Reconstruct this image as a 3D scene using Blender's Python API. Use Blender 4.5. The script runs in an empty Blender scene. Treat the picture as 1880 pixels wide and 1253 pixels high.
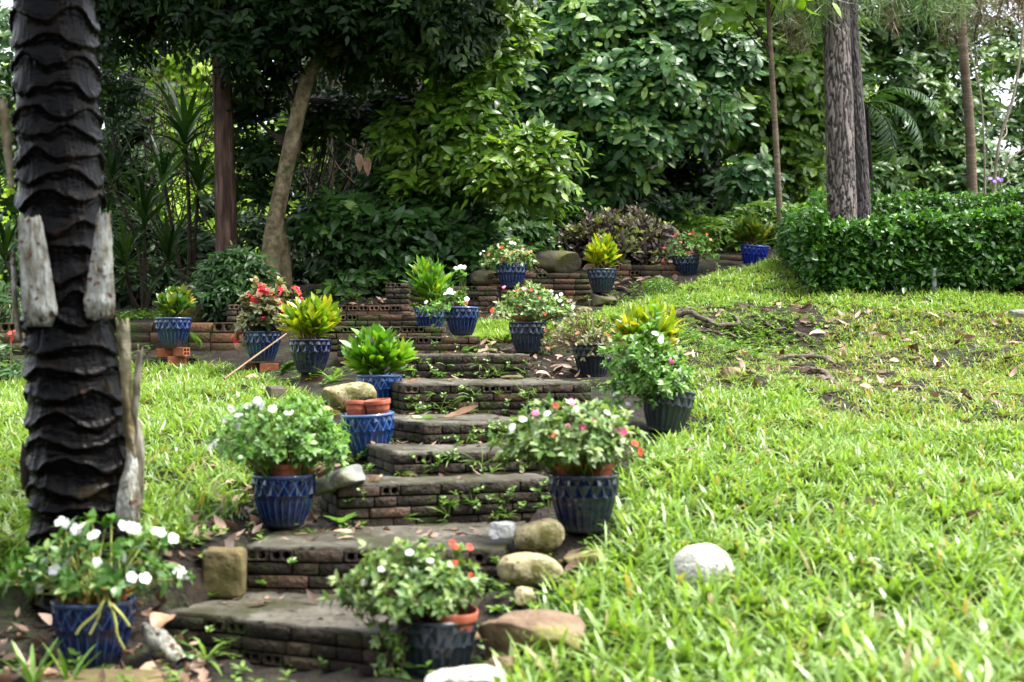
import bpy, bmesh, math, random
import numpy as np
from mathutils import Vector, Matrix, Euler

rng = np.random.default_rng(11)
random.seed(5)
S = bpy.context.scene
COL = S.collection
F = 2611.0          # focal length of the 50 mm lens in photograph pixels
CZ = 1.0            # camera height

# ------------------------------------------------------------------ camera, sky, sun, exposure
cam_d = bpy.data.cameras.new("camera")
cam = bpy.data.objects.new("camera", cam_d)
COL.objects.link(cam)
cam.location = (0, 0, CZ)
cam.rotation_euler = (math.radians(90), 0, 0)
cam_d.lens = 50
cam_d.sensor_width = 36
cam_d.shift_y = 13.5 / 1880
cam_d.clip_start = 0.05
cam_d.clip_end = 500
cam_d.dof.use_dof = True
cam_d.dof.focus_distance = 9.5
cam_d.dof.aperture_fstop = 3.0
S.camera = cam

SUN_EL, SUN_AZ = 66.0, 96.0     # degrees; azimuth clockwise from +Y (high, from the right)
world = bpy.data.worlds.new("World")
S.world = world
world.use_nodes = True
wn, wl = world.node_tree.nodes, world.node_tree.links
bg = wn["Background"]
sky = wn.new("ShaderNodeTexSky")
sky.sky_type = 'NISHITA'
sky.sun_disc = False
sky.sun_elevation = math.radians(SUN_EL)
sky.sun_rotation = math.radians(SUN_AZ)
sky.air_density = 1.0
sky.dust_density = 4.0
sky.ozone_density = 1.0
hs = wn.new("ShaderNodeHueSaturation")      # an overcast sky: most of the blue is gone
hs.inputs['Saturation'].default_value = 0.30
wl.new(sky.outputs[0], hs.inputs['Color'])
wl.new(hs.outputs[0], bg.inputs[0])
bg.inputs[1].default_value = 0.15

sun_d = bpy.data.lights.new("sun", 'SUN')
sun_d.energy = 1.5
sun_d.angle = math.radians(14)
sun_d.color = (1.0, 0.96, 0.88)
sun = bpy.data.objects.new("sun", sun_d)
COL.objects.link(sun)
el, az = math.radians(SUN_EL), math.radians(SUN_AZ)
to_sun = Vector((math.sin(az) * math.cos(el), math.cos(az) * math.cos(el), math.sin(el)))
sun.rotation_euler = to_sun.to_track_quat('Z', 'Y').to_euler()

vs = S.view_settings
vs.view_transform = 'Standard'
vs.look = 'None'
vs.exposure = 2.4
vs.gamma = 1.0
vs.use_curve_mapping = False
cy = S.cycles
cy.max_bounces = 8
cy.diffuse_bounces = 4
cy.glossy_bounces = 3
cy.transmission_bounces = 5
cy.transparent_max_bounces = 6
cy.sample_clamp_indirect = 6.0


# ------------------------------------------------------------------ small helpers
def P(px, py, d):
    """World point that the photograph shows at pixel (px, py), d metres in front of the camera."""
    return np.array(((px - 940.0) / F * d, d, CZ + (640.0 - py) / F * d))


def tag(o, label=None, cat=None, group=None, kind=None):
    if label: o['label'] = label
    if cat: o['category'] = cat
    if group: o['group'] = group
    if kind: o['kind'] = kind
    return o


def empty(name, loc=(0, 0, 0)):
    o = bpy.data.objects.new(name, None)
    o.empty_display_size = 0.05
    o.location = loc
    COL.objects.link(o)
    return o


def np_mesh(name, V, Q=None, T=None, var=None, smooth=True, fmat=None):
    me = bpy.data.meshes.new(name)
    V = np.asarray(V, dtype=np.float32)
    loops, starts = [], []
    n0 = 0
    if Q is not None and len(Q):
        Q = np.asarray(Q, dtype=np.int32)
        loops.append(Q.ravel()); starts.append(np.arange(len(Q)) * 4 + n0); n0 += Q.size
    if T is not None and len(T):
        T = np.asarray(T, dtype=np.int32)
        loops.append(T.ravel()); starts.append(np.arange(len(T)) * 3 + n0); n0 += T.size
    loops = np.concatenate(loops).astype(np.int32)
    starts = np.concatenate(starts).astype(np.int32)
    me.vertices.add(len(V)); me.vertices.foreach_set("co", V.ravel())
    me.loops.add(len(loops)); me.loops.foreach_set("vertex_index", loops)
    me.polygons.add(len(starts)); me.polygons.foreach_set("loop_start", starts)
    if fmat is not None:
        me.polygons.foreach_set("material_index", np.asarray(fmat, dtype=np.int32))
    me.update(calc_edges=True)
    if smooth:
        me.shade_smooth()
    if var is not None:
        a = me.attributes.new("var", 'FLOAT', 'POINT')
        a.data.foreach_set("value", np.asarray(var, dtype=np.float32))
    return me


def link(name, me, mat=None, parent=None, loc=(0, 0, 0)):
    o = bpy.data.objects.new(name, me)
    if mat is not None:
        for m in (mat if isinstance(mat, (list, tuple)) else [mat]):
            me.materials.append(m)
    if parent is not None:
        o.parent = parent
    o.location = loc
    COL.objects.link(o)
    return o


def part(name, geo, mat, parent=None, base=(0, 0, 0), smooth=True):
    """geo = (V, Q, var) in world space; the object's origin goes to the parent's base."""
    V, Q, var = geo
    base = np.asarray(base, dtype=float)
    me = np_mesh(name, np.asarray(V) - base, Q, var=var, smooth=smooth)
    return link(name, me, mat, parent, (0, 0, 0) if parent is not None else base)


def merge(*gs):
    Vs, Qs, vs_ = [], [], []
    n = 0
    for V, Q, v in gs:
        if len(V) == 0: continue
        Vs.append(V); Qs.append(np.asarray(Q) + n); vs_.append(v if v is not None else np.zeros(len(V)))
        n += len(V)
    return np.concatenate(Vs), np.concatenate(Qs), np.concatenate(vs_)


def unit(a):
    return a / np.maximum(np.linalg.norm(a, axis=-1, keepdims=True), 1e-9)


_nz = np.random.default_rng(99)
_NK = [(unit(_nz.normal(size=(7, 3))) * _nz.uniform(0.7, 1.5, (7, 1)), _nz.uniform(0, 6.28, 7)) for _ in range(6)]


def noise(p, freq=1.0, oct=3, seed=0):
    p = np.asarray(p, dtype=float) * freq
    out = np.zeros(p.shape[:-1]); amp = 1.0
    for k in range(oct):
        K, ph = _NK[(k + seed) % 6]
        s = np.sin(p @ (K.T * 3.0) + ph + seed * 1.7)
        w = np.sin(p @ (np.roll(K, 2, axis=0).T * 2.1) + ph[::-1] + seed)
        out += amp * np.mean(s * w * 1.8 + 0.3 * s, axis=-1)
        amp *= 0.5; p = p * 2.03
    return out


# ---- leaves: every blade or leaf is a curved strip of quads
ST_LEAF = (np.array([0, .16, .42, .72, 1.0]), np.array([.06, .72, 1.0, .62, .03]))
ST_BLADE = (np.array([0, .35, .7, 1.0]), np.array([.55, 1.0, .75, .06]))
ST_SMALL = (np.array([0, .45, 1.0]), np.array([.08, 1.0, .05]))
ST_OVATE = (np.array([0, .14, .34, .62, .86, 1.0]), np.array([.06, .8, 1.0, .78, .36, .03]))
ST_OBLONG = (np.array([0, .2, .5, .78, 1.0]), np.array([.12, .62, 1.0, .88, .1]))
ST_STRAP = (np.array([0, .2, .45, .7, .88, 1.0]), np.array([.5, .9, 1.0, .8, .45, .03]))


def leaves(pos, dr, up, L, W, droop=0.4, fold=0.15, st=ST_LEAF, across=3, var=None):
    N = len(pos)
    pos = np.asarray(pos, float); dr = unit(np.asarray(dr, float)); up = np.asarray(up, float)
    L = np.broadcast_to(np.asarray(L, float), (N,)); W = np.broadcast_to(np.asarray(W, float), (N,))
    droop = np.broadcast_to(np.asarray(droop, float), (N,)); fold = np.broadcast_to(np.asarray(fold, float), (N,))
    side = unit(np.cross(dr, up)); nrm = np.cross(side, dr)
    t, w = st
    th = np.where(np.abs(droop) < 1e-3, 1e-3, droop)
    a = th[:, None] * t[None]
    al = L[:, None] * np.sin(a) / th[:, None]
    dn = -L[:, None] * (1 - np.cos(a)) / th[:, None]
    C = pos[:, None] + al[..., None] * dr[:, None] + dn[..., None] * nrm[:, None]
    ln = np.cos(a)[..., None] * nrm[:, None] + np.sin(a)[..., None] * dr[:, None]
    s = np.linspace(-1, 1, across)
    hw = 0.5 * W[:, None] * w[None]
    V = (C[:, :, None] + (hw[..., None] * s)[..., None] * side[:, None, None]
         + (hw[..., None] * np.abs(s) * fold[:, None, None])[..., None] * ln[:, :, None])
    T = len(t)
    idx = np.arange(N * T * across).reshape(N, T, across)
    Q = np.stack([idx[:, :-1, :-1], idx[:, :-1, 1:], idx[:, 1:, 1:], idx[:, 1:, :-1]], -1).reshape(-1, 4)
    if var is None: var = rng.random(N)
    v = np.repeat(np.asarray(var), T * across)
    return V.reshape(-1, 3), Q, v


def tubes(paths, radii, sides=6, var=None):
    """paths (N,K,3), radii (N,K): tapered round stems."""
    paths = np.asarray(paths, float); radii = np.asarray(radii, float)
    N, K, _ = paths.shape
    tan = unit(np.gradient(paths, axis=1))
    ref = np.where(np.abs(tan[..., 2:3]) > 0.9, np.array([0, 1.0, 0]), np.array([0, 0, 1.0]))
    a = unit(np.cross(tan, ref)); b = np.cross(tan, a)
    # keep the frame steady along each path
    ang = np.arange(sides) * 2 * np.pi / sides
    V = (paths[:, :, None] + radii[:, :, None, None] * (np.cos(ang)[:, None] * a[:, :, None] + np.sin(ang)[:, None] * b[:, :, None]))
    idx = np.arange(N * K * sides).reshape(N, K, sides)
    r = np.roll(idx, -1, axis=2)
    Q = np.stack([idx[:, :-1], r[:, :-1], r[:, 1:], idx[:, 1:]], -1).reshape(-1, 4)
    if var is None: var = rng.random(N)
    return V.reshape(-1, 3), Q, np.repeat(var, K * sides)


def smooth_path(pts, n=24):
    """Catmull-Rom through pts."""
    p = np.asarray(pts, float)
    p = np.vstack([2 * p[0] - p[1], p, 2 * p[-1] - p[-2]])
    out = []
    m = len(p) - 3
    for u in np.linspace(0, m - 1e-6, n):
        i = int(u); f = u - i
        a, b, c, d = p[i:i + 4]
        out.append(0.5 * ((2 * b) + (c - a) * f + (2 * a - 5 * b + 4 * c - d) * f * f + (3 * b - a - 3 * c + d) * f ** 3))
    return np.array(out)


def trunk_geo(pts, r0, r1, n=60, sides=20, amp=0.06, seed=0, flare=0.0, vstretch=4.0):
    c = smooth_path(pts, n)
    t = np.linspace(0, 1, n)
    rad = r0 + (r1 - r0) * t + flare * np.exp(-t * 14)
    V, Q, v = tubes(c[None], rad[None], sides)
    V = V.reshape(n, sides, 3)
    off = V - c[:, None]
    ang = np.arange(sides) / sides * 2 * np.pi
    q = np.stack([np.cos(ang)[None] * 2.2 + 0 * t[:, None], np.sin(ang)[None] * 2.2 + 0 * t[:, None],
                  (t[:, None] * vstretch) + 0 * ang[None]], -1)
    V = c[:, None] + off * (1 + amp * noise(q, 1.2, 3, seed))[..., None]
    return V.reshape(-1, 3), Q, np.full(n * sides, 0.5)


# ------------------------------------------------------------------ materials
def new_mat(name):
    m = bpy.data.materials.new(name)
    m.use_nodes = True
    nt = m.node_tree
    return m, nt.nodes, nt.links, nt.nodes["Principled BSDF"], nt.nodes["Material Output"]


def ramp(nodes, cols, pos=None):
    r = nodes.new("ShaderNodeValToRGB")
    e = r.color_ramp.elements
    n = len(cols)
    pos = pos or [i / (n - 1) for i in range(n)]
    while len(e) < n: e.new(0.5)
    for i in range(n):
        e[i].position = pos[i]; e[i].color = (*cols[i], 1)
    return r


def leaf_mat(name, cols, trans=0.35, rough=0.4, spec=0.5, tint=(1.15, 1.25, 0.55), spot=None, pos=None):
    m, N, L, b, out = new_mat(name)
    at = N.new("ShaderNodeAttribute"); at.attribute_name = "var"
    r = ramp(N, cols, pos)
    L.new(at.outputs['Fac'], r.inputs[0])
    tc = N.new("ShaderNodeTexCoord")
    nz = N.new("ShaderNodeTexNoise"); nz.inputs['Scale'].default_value = 60 if spot else 28
    nz.inputs['Detail'].default_value = 3
    L.new(tc.outputs['Object'], nz.inputs['Vector'])
    mx = N.new("ShaderNodeMix"); mx.data_type = 'RGBA'
    col = r.outputs[0]
    if spot:
        mr = N.new("ShaderNodeMapRange"); mr.inputs[1].default_value = .5; mr.inputs[2].default_value = .58
        L.new(nz.outputs[0], mr.inputs[0]); L.new(mr.outputs[0], mx.inputs['Factor'])
        L.new(col, mx.inputs['A']); mx.inputs['B'].default_value = (*spot, 1)
    else:
        mr = N.new("ShaderNodeMapRange"); mr.inputs[1].default_value = .3; mr.inputs[2].default_value = .7
        mr.inputs[3].default_value = 0.75; mr.inputs[4].default_value = 1.3
        L.new(nz.outputs[0], mr.inputs[0])
        mx.blend_type = 'MULTIPLY'; mx.inputs['Factor'].default_value = 1
        cmb = N.new("ShaderNodeCombineColor")
        for i in range(3): L.new(mr.outputs[0], cmb.inputs[i])
        L.new(col, mx.inputs['A']); L.new(cmb.outputs[0], mx.inputs['B'])
    L.new(mx.outputs['Result'], b.inputs['Base Color'])
    b.inputs['Roughness'].default_value = rough
    b.inputs['Specular IOR Level'].default_value = spec
    if trans > 0:
        tr = N.new("ShaderNodeBsdfTranslucent")
        tm = N.new("ShaderNodeMix"); tm.data_type = 'RGBA'; tm.blend_type = 'MULTIPLY'; tm.inputs['Factor'].default_value = 1
        L.new(mx.outputs['Result'], tm.inputs['A']); tm.inputs['B'].default_value = (*tint, 1)
        L.new(tm.outputs['Result'], tr.inputs['Color'])
        ms = N.new("ShaderNodeMixShader"); ms.inputs[0].default_value = trans
        L.new(b.outputs[0], ms.inputs[1]); L.new(tr.outputs[0], ms.inputs[2]); L.new(ms.outputs[0], out.inputs[0])
    return m


def noise_mat(name, cols, scale=4.0, detail=8, rough=0.85, bump=0.4, bscale=None, stretch=(1, 1, 1), pos=None, spec=0.2,
              moss=None, moss_amt=0.5, var_mix=0.0, moss_scale=3.0, bdist=0.02, speck=None):
    m, N, L, b, out = new_mat(name)
    tc = N.new("ShaderNodeTexCoord")
    mp = N.new("ShaderNodeMapping"); mp.inputs['Scale'].default_value = stretch
    L.new(tc.outputs['Object'], mp.inputs[0])
    nz = N.new("ShaderNodeTexNoise"); nz.inputs['Scale'].default_value = scale; nz.inputs['Detail'].default_value = detail
    nz.inputs['Roughness'].default_value = 0.65
    L.new(mp.outputs[0], nz.inputs['Vector'])
    r = ramp(N, cols, pos or [0.28 + 0.44 * i / (len(cols) - 1) for i in range(len(cols))])
    fac = nz.outputs[0]
    if var_mix > 0:
        at = N.new("ShaderNodeAttribute"); at.attribute_name = "var"
        mm = N.new("ShaderNodeMix"); mm.data_type = 'FLOAT'; mm.inputs['Factor'].default_value = var_mix
        mr0 = N.new("ShaderNodeMapRange"); mr0.inputs[3].default_value = .25; mr0.inputs[4].default_value = .75
        L.new(at.outputs['Fac'], mr0.inputs[0])
        L.new(fac, mm.inputs['A']); L.new(mr0.outputs[0], mm.inputs['B']); fac = mm.outputs['Result']
    L.new(fac, r.inputs[0])
    col = r.outputs[0]
    if speck:
        ns = N.new("ShaderNodeTexNoise"); ns.inputs['Scale'].default_value = speck[1]; ns.inputs['Detail'].default_value = 2
        L.new(tc.outputs['Object'], ns.inputs['Vector'])
        mr = N.new("ShaderNodeMapRange"); mr.inputs[1].default_value = speck[2]; mr.inputs[2].default_value = speck[2] + .06
        L.new(ns.outputs[0], mr.inputs[0])
        mx = N.new("ShaderNodeMix"); mx.data_type = 'RGBA'
        L.new(mr.outputs[0], mx.inputs['Factor']); L.new(col, mx.inputs['A']); mx.inputs['B'].default_value = (*speck[0], 1)
        col = mx.outputs['Result']
    if moss:
        n2 = N.new("ShaderNodeTexNoise"); n2.inputs['Scale'].default_value = moss_scale; n2.inputs['Detail'].default_value = 6
        n2.inputs['Roughness'].default_value = .7
        L.new(tc.outputs['Object'], n2.inputs['Vector'])
        mr = N.new("ShaderNodeMapRange")
        mr.inputs[1].default_value = 0.62 - 0.25 * moss_amt; mr.inputs[2].default_value = 0.72 - 0.2 * moss_amt
        L.new(n2.outputs[0], mr.inputs[0])
        mx = N.new("ShaderNodeMix"); mx.data_type = 'RGBA'
        L.new(mr.outputs[0], mx.inputs['Factor']); L.new(col, mx.inputs['A']); mx.inputs['B'].default_value = (*moss, 1)
        col = mx.outputs['Result']
    L.new(col, b.inputs['Base Color'])
    b.inputs['Roughness'].default_value = rough
    b.inputs['Specular IOR Level'].default_value = spec
    if bump > 0:
        nb = N.new("ShaderNodeTexNoise"); nb.inputs['Scale'].default_value = bscale or scale * 4; nb.inputs['Detail'].default_value = 6
        L.new(mp.outputs[0], nb.inputs['Vector'])
        bp = N.new("ShaderNodeBump"); bp.inputs['Strength'].default_value = bump; bp.inputs['Distance'].default_value = bdist
        L.new(nb.outputs[0], bp.inputs['Height']); L.new(bp.outputs[0], b.inputs['Normal'])
    return m


M = {}
M['soil'] = noise_mat('soil', [(.0024, .0019, .0014), (.0077, .0053, .0034), (.0163, .0115, .0072), (.0312, .0221, .0144)], 9.0, bump=1.0, bscale=45, bdist=.03,
                      moss=(.022, .034, .008), moss_amt=.42, moss_scale=5)
M['grass'] = leaf_mat('grass', [(.068, .140, .021), (.125, .228, .035), (.188, .305, .060), (.27, .37, .13), (.28, .21, .09)],
                      trans=.4, rough=.36, spec=.5, pos=[0, .3, .6, .93, 1], tint=(1.25, 1.25, .5))
M['straw'] = leaf_mat('straw', [(.22, .13, .06), (.35, .23, .11), (.42, .32, .17)], trans=.15, rough=.6, tint=(1, .9, .7))
M['brick'] = noise_mat('brick', [(.0129, .0101, .0074), (.0350, .0267, .0193), (.0736, .0497, .0340), (.1564, .0782, .0442)], 9.0, bump=.9, bscale=55,
                       pos=[.3, .48, .6, .78], moss=(.030, .040, .010), moss_amt=.42, var_mix=.62, moss_scale=6.5, rough=.8, bdist=.02)
M['brick_red'] = noise_mat('brick_red', [(.016, .012, .009), (.046, .030, .020), (.105, .052, .032), (.22, .095, .05)], 8.0, bump=.8, bscale=55,
                           pos=[.3, .45, .6, .74], moss=(.03, .048, .009), moss_amt=.48, var_mix=.65, moss_scale=4.0, rough=.8, bdist=.01)
M['cement'] = noise_mat('cement', [(.016, .014, .010), (.05, .045, .034), (.095, .088, .070), (.15, .14, .115)], 4.5, bump=.7, bscale=70, rough=.65, detail=12,
                        moss=(.028, .028, .011), moss_amt=.58, moss_scale=3.2, bdist=.012, speck=((.012, .010, .007), 22, .60))
M['mortar'] = noise_mat('mortar', [(.008, .007, .005), (.02, .018, .013), (.04, .036, .026)], 6.0, bump=1.0, bscale=25,
                        moss=(.02, .03, .006), moss_amt=.5, moss_scale=4)
M['hollow'] = noise_mat('hollow_brick', [(.16, .05, .025), (.30, .095, .045), (.36, .13, .07)], 8, bump=.3, rough=.85, var_mix=.3)
M['hollow_old'] = noise_mat('old_hollow_brick', [(.04, .022, .015), (.12, .05, .03), (.20, .08, .05)], 8, bump=.4, rough=.85, var_mix=.3,
                            moss=(.03, .035, .012), moss_amt=.4)
M['terracotta'] = noise_mat('terracotta_plastic', [(.25, .068, .036), (.36, .10, .058), (.40, .13, .08)], 6, bump=.1, rough=.5)
M['potting_soil'] = noise_mat('potting_soil', [(.012, .008, .006), (.04, .026, .017), (.09, .06, .04)], 30, bump=1, bscale=60)
M['stone_tan'] = noise_mat('river_stone', [(.1397, .1164, .0544), (.3105, .2639, .1474), (.5123, .4657, .3260)], 6, bump=.4, bscale=60, rough=.6,
                           moss=(.085, .08, .02), moss_amt=.55, moss_scale=5, speck=((.08, .07, .04), 55, .6))
M['stone_white'] = noise_mat('pale_stone', [(.2318, .2277, .1987), (.3726, .3685, .3395), (.4637, .4595, .4306)], 9, bump=.6, bscale=70, rough=.85,
                             speck=((.16, .16, .13), 60, .61))
M['concrete'] = noise_mat('white_concrete', [(.34, .34, .33), (.52, .52, .51), (.66, .66, .65)], 12, bump=.8, bscale=80, rough=.9)
M['stone_grey'] = noise_mat('grey_stone', [(.0640, .0680, .0600), (.1360, .1440, .1320), (.2160, .2240, .2120)], 9, bump=.5, bscale=30, rough=.7,
                            moss=(.10, .10, .05), moss_amt=.4)
M['stone_dark'] = noise_mat('dark_boulder', [(.03, .026, .019), (.075, .066, .046), (.13, .115, .08)], 3, bump=.5, bscale=22, rough=.8,
                            moss=(.075, .075, .018), moss_amt=.42, moss_scale=2.5)
M['stone_moss'] = noise_mat('mossy_rock', [(.0450, .0338, .0165), (.1050, .0825, .0375), (.1800, .1425, .0675)], 5, bump=.9, bscale=22, rough=.85,
                            moss=(.062, .060, .016), moss_amt=.5)
M['stone_brown'] = noise_mat('brown_rock', [(.0638, .0425, .0255), (.1360, .0935, .0595), (.2210, .1700, .1105)], 6, bump=.8, bscale=30, rough=.75,
                             moss=(.14, .15, .03), moss_amt=.42, moss_scale=2.4)
M['petal_white'] = leaf_mat('white_petal', [(.7680, .7680, .7392), (.8256, .8256, .8064)], trans=.3, rough=.6, spec=.2, tint=(1, 1, 1))
M['petal_red'] = leaf_mat('red_petal', [(.62, .035, .02), (.80, .09, .05)], trans=.3, rough=.55, spec=.2, tint=(1, .6, .6))
M['petal_pink'] = leaf_mat('pink_petal', [(.72, .06, .25), (.80, .25, .42)], trans=.3, rough=.55, spec=.2, tint=(1, .7, .9))
M['petal_salmon'] = leaf_mat('salmon_petal', [(.75, .16, .09), (.82, .32, .22)], trans=.3, rough=.55, spec=.2, tint=(1, .8, .8))
M['petal_coral'] = leaf_mat('coral_petal', [(.62, .03, .055), (.80, .10, .13)], trans=.25, rough=.45, spec=.3, tint=(1, .6, .6))
M['petal_violet'] = leaf_mat('violet_petal', [(.25, .12, .6), (.35, .2, .7)], trans=.3, rough=.55, spec=.2, tint=(1, .8, 1))
M['impatiens'] = leaf_mat('impatiens_leaf', [(.0521, .1263, .0238), (.0966, .2152, .0387), (.1485, .2970, .0624), (.2673, .4158, .1115)], trans=.33, rough=.36)
M['impatiens_deep'] = leaf_mat('deep_green_impatiens_leaf', [(.0345, .0978, .0172), (.0575, .1495, .0253), (.0920, .1955, .0345), (.1840, .2875, .0690)], trans=.33, rough=.33)
M['impatiens_pale'] = leaf_mat('pale_impatiens_leaf', [(.0506, .1113, .0253), (.1113, .2024, .0506), (.2024, .2935, .0911), (.3643, .4250, .2024)], trans=.3, rough=.4)
M['impatiens_tired'] = leaf_mat('tired_impatiens_leaf', [(.06, .08, .025), (.13, .15, .05), (.22, .21, .10), (.30, .22, .13)], trans=.28, rough=.45)
M['begonia'] = leaf_mat('begonia_leaf', [(.05, .07, .025), (.11, .13, .055), (.20, .20, .10), (.24, .12, .07)], trans=.33, rough=.35)
M['croton'] = leaf_mat('croton_leaf', [(.03, .10, .01), (.075, .20, .015), (.16, .31, .02), (.36, .40, .03)], trans=.33, rough=.3, spec=.6)
M['croton_yellow'] = leaf_mat('yellow_croton_leaf', [(.06, .15, .012), (.17, .28, .015), (.42, .40, .02), (.52, .36, .02)], trans=.33, rough=.3, spec=.6)
M['croton_dark'] = leaf_mat('dark_croton_leaf', [(.025, .07, .012), (.06, .13, .018), (.13, .18, .02), (.40, .27, .02)], trans=.3, rough=.3, spec=.6)
M['stem_green'] = noise_mat('green_stem', [(.07, .10, .02), (.16, .20, .05)], 20, bump=.1, rough=.5)
M['stem_pale'] = noise_mat('pale_stem', [(.24, .27, .06), (.42, .42, .13)], 20, bump=.1, rough=.5)
M['stem_brown'] = noise_mat('brown_stem', [(.06, .035, .02), (.14, .08, .045)], 20, bump=.2, rough=.7)
M['twig'] = noise_mat('dark_twig', [(.012, .009, .006), (.04, .028, .018)], 10, bump=.3)
M['twig_pale'] = noise_mat('pale_twig', [(.12, .10, .07), (.26, .23, .17)], 10, bump=.3)
M['bark_red'] = noise_mat('reddish_bark', [(.012, .008, .006), (.045, .024, .017), (.11, .065, .046), (.20, .145, .11)], 9, stretch=(2.4, 2.4, .28), bump=1, bscale=22,
                          bdist=.04, moss=(.03, .04, .015), moss_amt=.25)
M['bark_tan'] = noise_mat('tan_bark', [(.02, .016, .010), (.085, .066, .036), (.17, .135, .075), (.24, .20, .125)], 14, stretch=(1, 1, .7), bump=1, bscale=40,
                          moss=(.03, .045, .015), moss_amt=.34, moss_scale=5)
M['bark_smooth'] = noise_mat('smooth_grey_bark', [(.05, .036, .025), (.10, .075, .05), (.15, .115, .08)], 5, stretch=(1, 1, 4), bump=.4, bscale=16)
M['bark_dark'] = noise_mat('dark_bark', [(.006, .005, .004), (.02, .016, .012), (.045, .036, .028)], 6, stretch=(2, 2, .4), bump=1, bscale=16)
M['root'] = noise_mat('root_bark', [(.03, .024, .018), (.085, .068, .048), (.15, .125, .09)], 9, bump=.8, bscale=40, moss=(.05, .06, .02), moss_amt=.3)
M['dead_wood'] = noise_mat('weathered_wood', [(.09, .075, .05), (.19, .17, .125), (.30, .285, .24)], 24, stretch=(2, 2, .3), bump=.8, bscale=25)
M['stub'] = noise_mat('lichen_covered_stub', [(.06, .045, .02), (.17, .15, .10), (.34, .345, .31), (.50, .53, .50)], 26, stretch=(1.3, 1.3, .4), bump=1.0, bscale=60,
                      pos=[.3, .4, .55, .75], speck=((.10, .045, .03), 34, .60))
M['bamboo'] = noise_mat('dry_bamboo', [(.1540, .0880, .0440), (.2310, .1485, .0880)], 12, bump=.2, rough=.5)
M['pvc'] = noise_mat('grey_pipe', [(.22, .24, .24), (.32, .34, .34)], 4, bump=.05, rough=.4)
M['dead_leaf'] = leaf_mat('dead_leaf', [(.10, .05, .025), (.20, .10, .05), (.30, .17, .10), (.42, .28, .18)], trans=.15, rough=.45, tint=(1, .8, .6))
M['litter'] = leaf_mat('leaf_litter', [(.05, .027, .016), (.12, .065, .04), (.22, .135, .09), (.34, .24, .18)], trans=.1, rough=.55, tint=(1, .8, .6))
M['weed'] = leaf_mat('weed_leaf', [(.05, .12, .015), (.10, .20, .025), (.18, .28, .05)], trans=.35, rough=.4)
M['fern'] = leaf_mat('fern_frond', [(.06, .14, .025), (.11, .20, .05)], trans=.35, rough=.45)
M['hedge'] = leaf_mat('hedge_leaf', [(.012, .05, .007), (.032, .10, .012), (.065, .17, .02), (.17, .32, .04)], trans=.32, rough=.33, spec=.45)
# forest foliage
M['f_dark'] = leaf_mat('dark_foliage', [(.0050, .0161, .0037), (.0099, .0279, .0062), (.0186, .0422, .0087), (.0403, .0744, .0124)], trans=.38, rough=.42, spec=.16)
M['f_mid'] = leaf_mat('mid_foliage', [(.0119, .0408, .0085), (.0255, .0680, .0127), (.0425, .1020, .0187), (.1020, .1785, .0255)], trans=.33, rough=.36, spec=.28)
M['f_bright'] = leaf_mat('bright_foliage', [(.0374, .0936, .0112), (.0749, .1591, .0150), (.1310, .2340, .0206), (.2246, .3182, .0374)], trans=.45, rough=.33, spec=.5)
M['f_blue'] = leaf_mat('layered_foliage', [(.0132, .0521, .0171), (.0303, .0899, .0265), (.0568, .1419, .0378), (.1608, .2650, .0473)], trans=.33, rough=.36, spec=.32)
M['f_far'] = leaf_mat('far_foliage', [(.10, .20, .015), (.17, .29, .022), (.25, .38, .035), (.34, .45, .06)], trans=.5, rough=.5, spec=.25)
M['f_purple'] = leaf_mat('purple_foliage', [(.016, .008, .010), (.035, .018, .020), (.07, .045, .03), (.15, .19, .035), (.26, .30, .05)], trans=.25, rough=.34, spec=.45, pos=[0, .4, .62, .8, 1])
M['needles'] = leaf_mat('pine_needle', [(.05, .11, .025), (.09, .16, .04), (.13, .20, .06)], trans=.25, rough=.4)
M['needles_dead'] = leaf_mat('dead_pine_needle', [(.06, .04, .015), (.12, .075, .03)], trans=.2, rough=.5)
# ------------------------------------------------------------------ the lie of the land
# flight of brick steps: (left px, left y, left d, right px, right d, bottom y seen at left, header share)
STEPS = [
    (300, 1122, 4.60, 735, 4.20, 1218, .3),
    (450, 1003, 4.95, 925, 4.86, 1100, .3),
    (622, 890, 5.45, 1015, 5.72, 968, .1),
    (724, 831, 5.78, 1000, 5.98, 880, .1),
    (780, 778, 6.25, 1010, 6.50, 822, .1),
    (742, 705, 7.10, 1085, 7.32, 770, .25),
    (742, 651, 8.30, 972, 8.36, 702, .5),
    (620, 619, 9.25, 878, 9.25, 655, .6),
    (585, 600, 9.85, 812, 9.85, 628, .6),
    (575, 578, 10.4, 786, 10.4, 604, .7),
    (560, 561, 10.9, 752, 10.9, 584, .6),
]
step_lines = []
for (xl, yl, dl, xr, dr, yb, hp) in STEPS:
    a = P(xl, yl, dl); b = P(xr, yl, dr); b[2] = a[2]
    step_lines.append((a, b))

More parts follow.
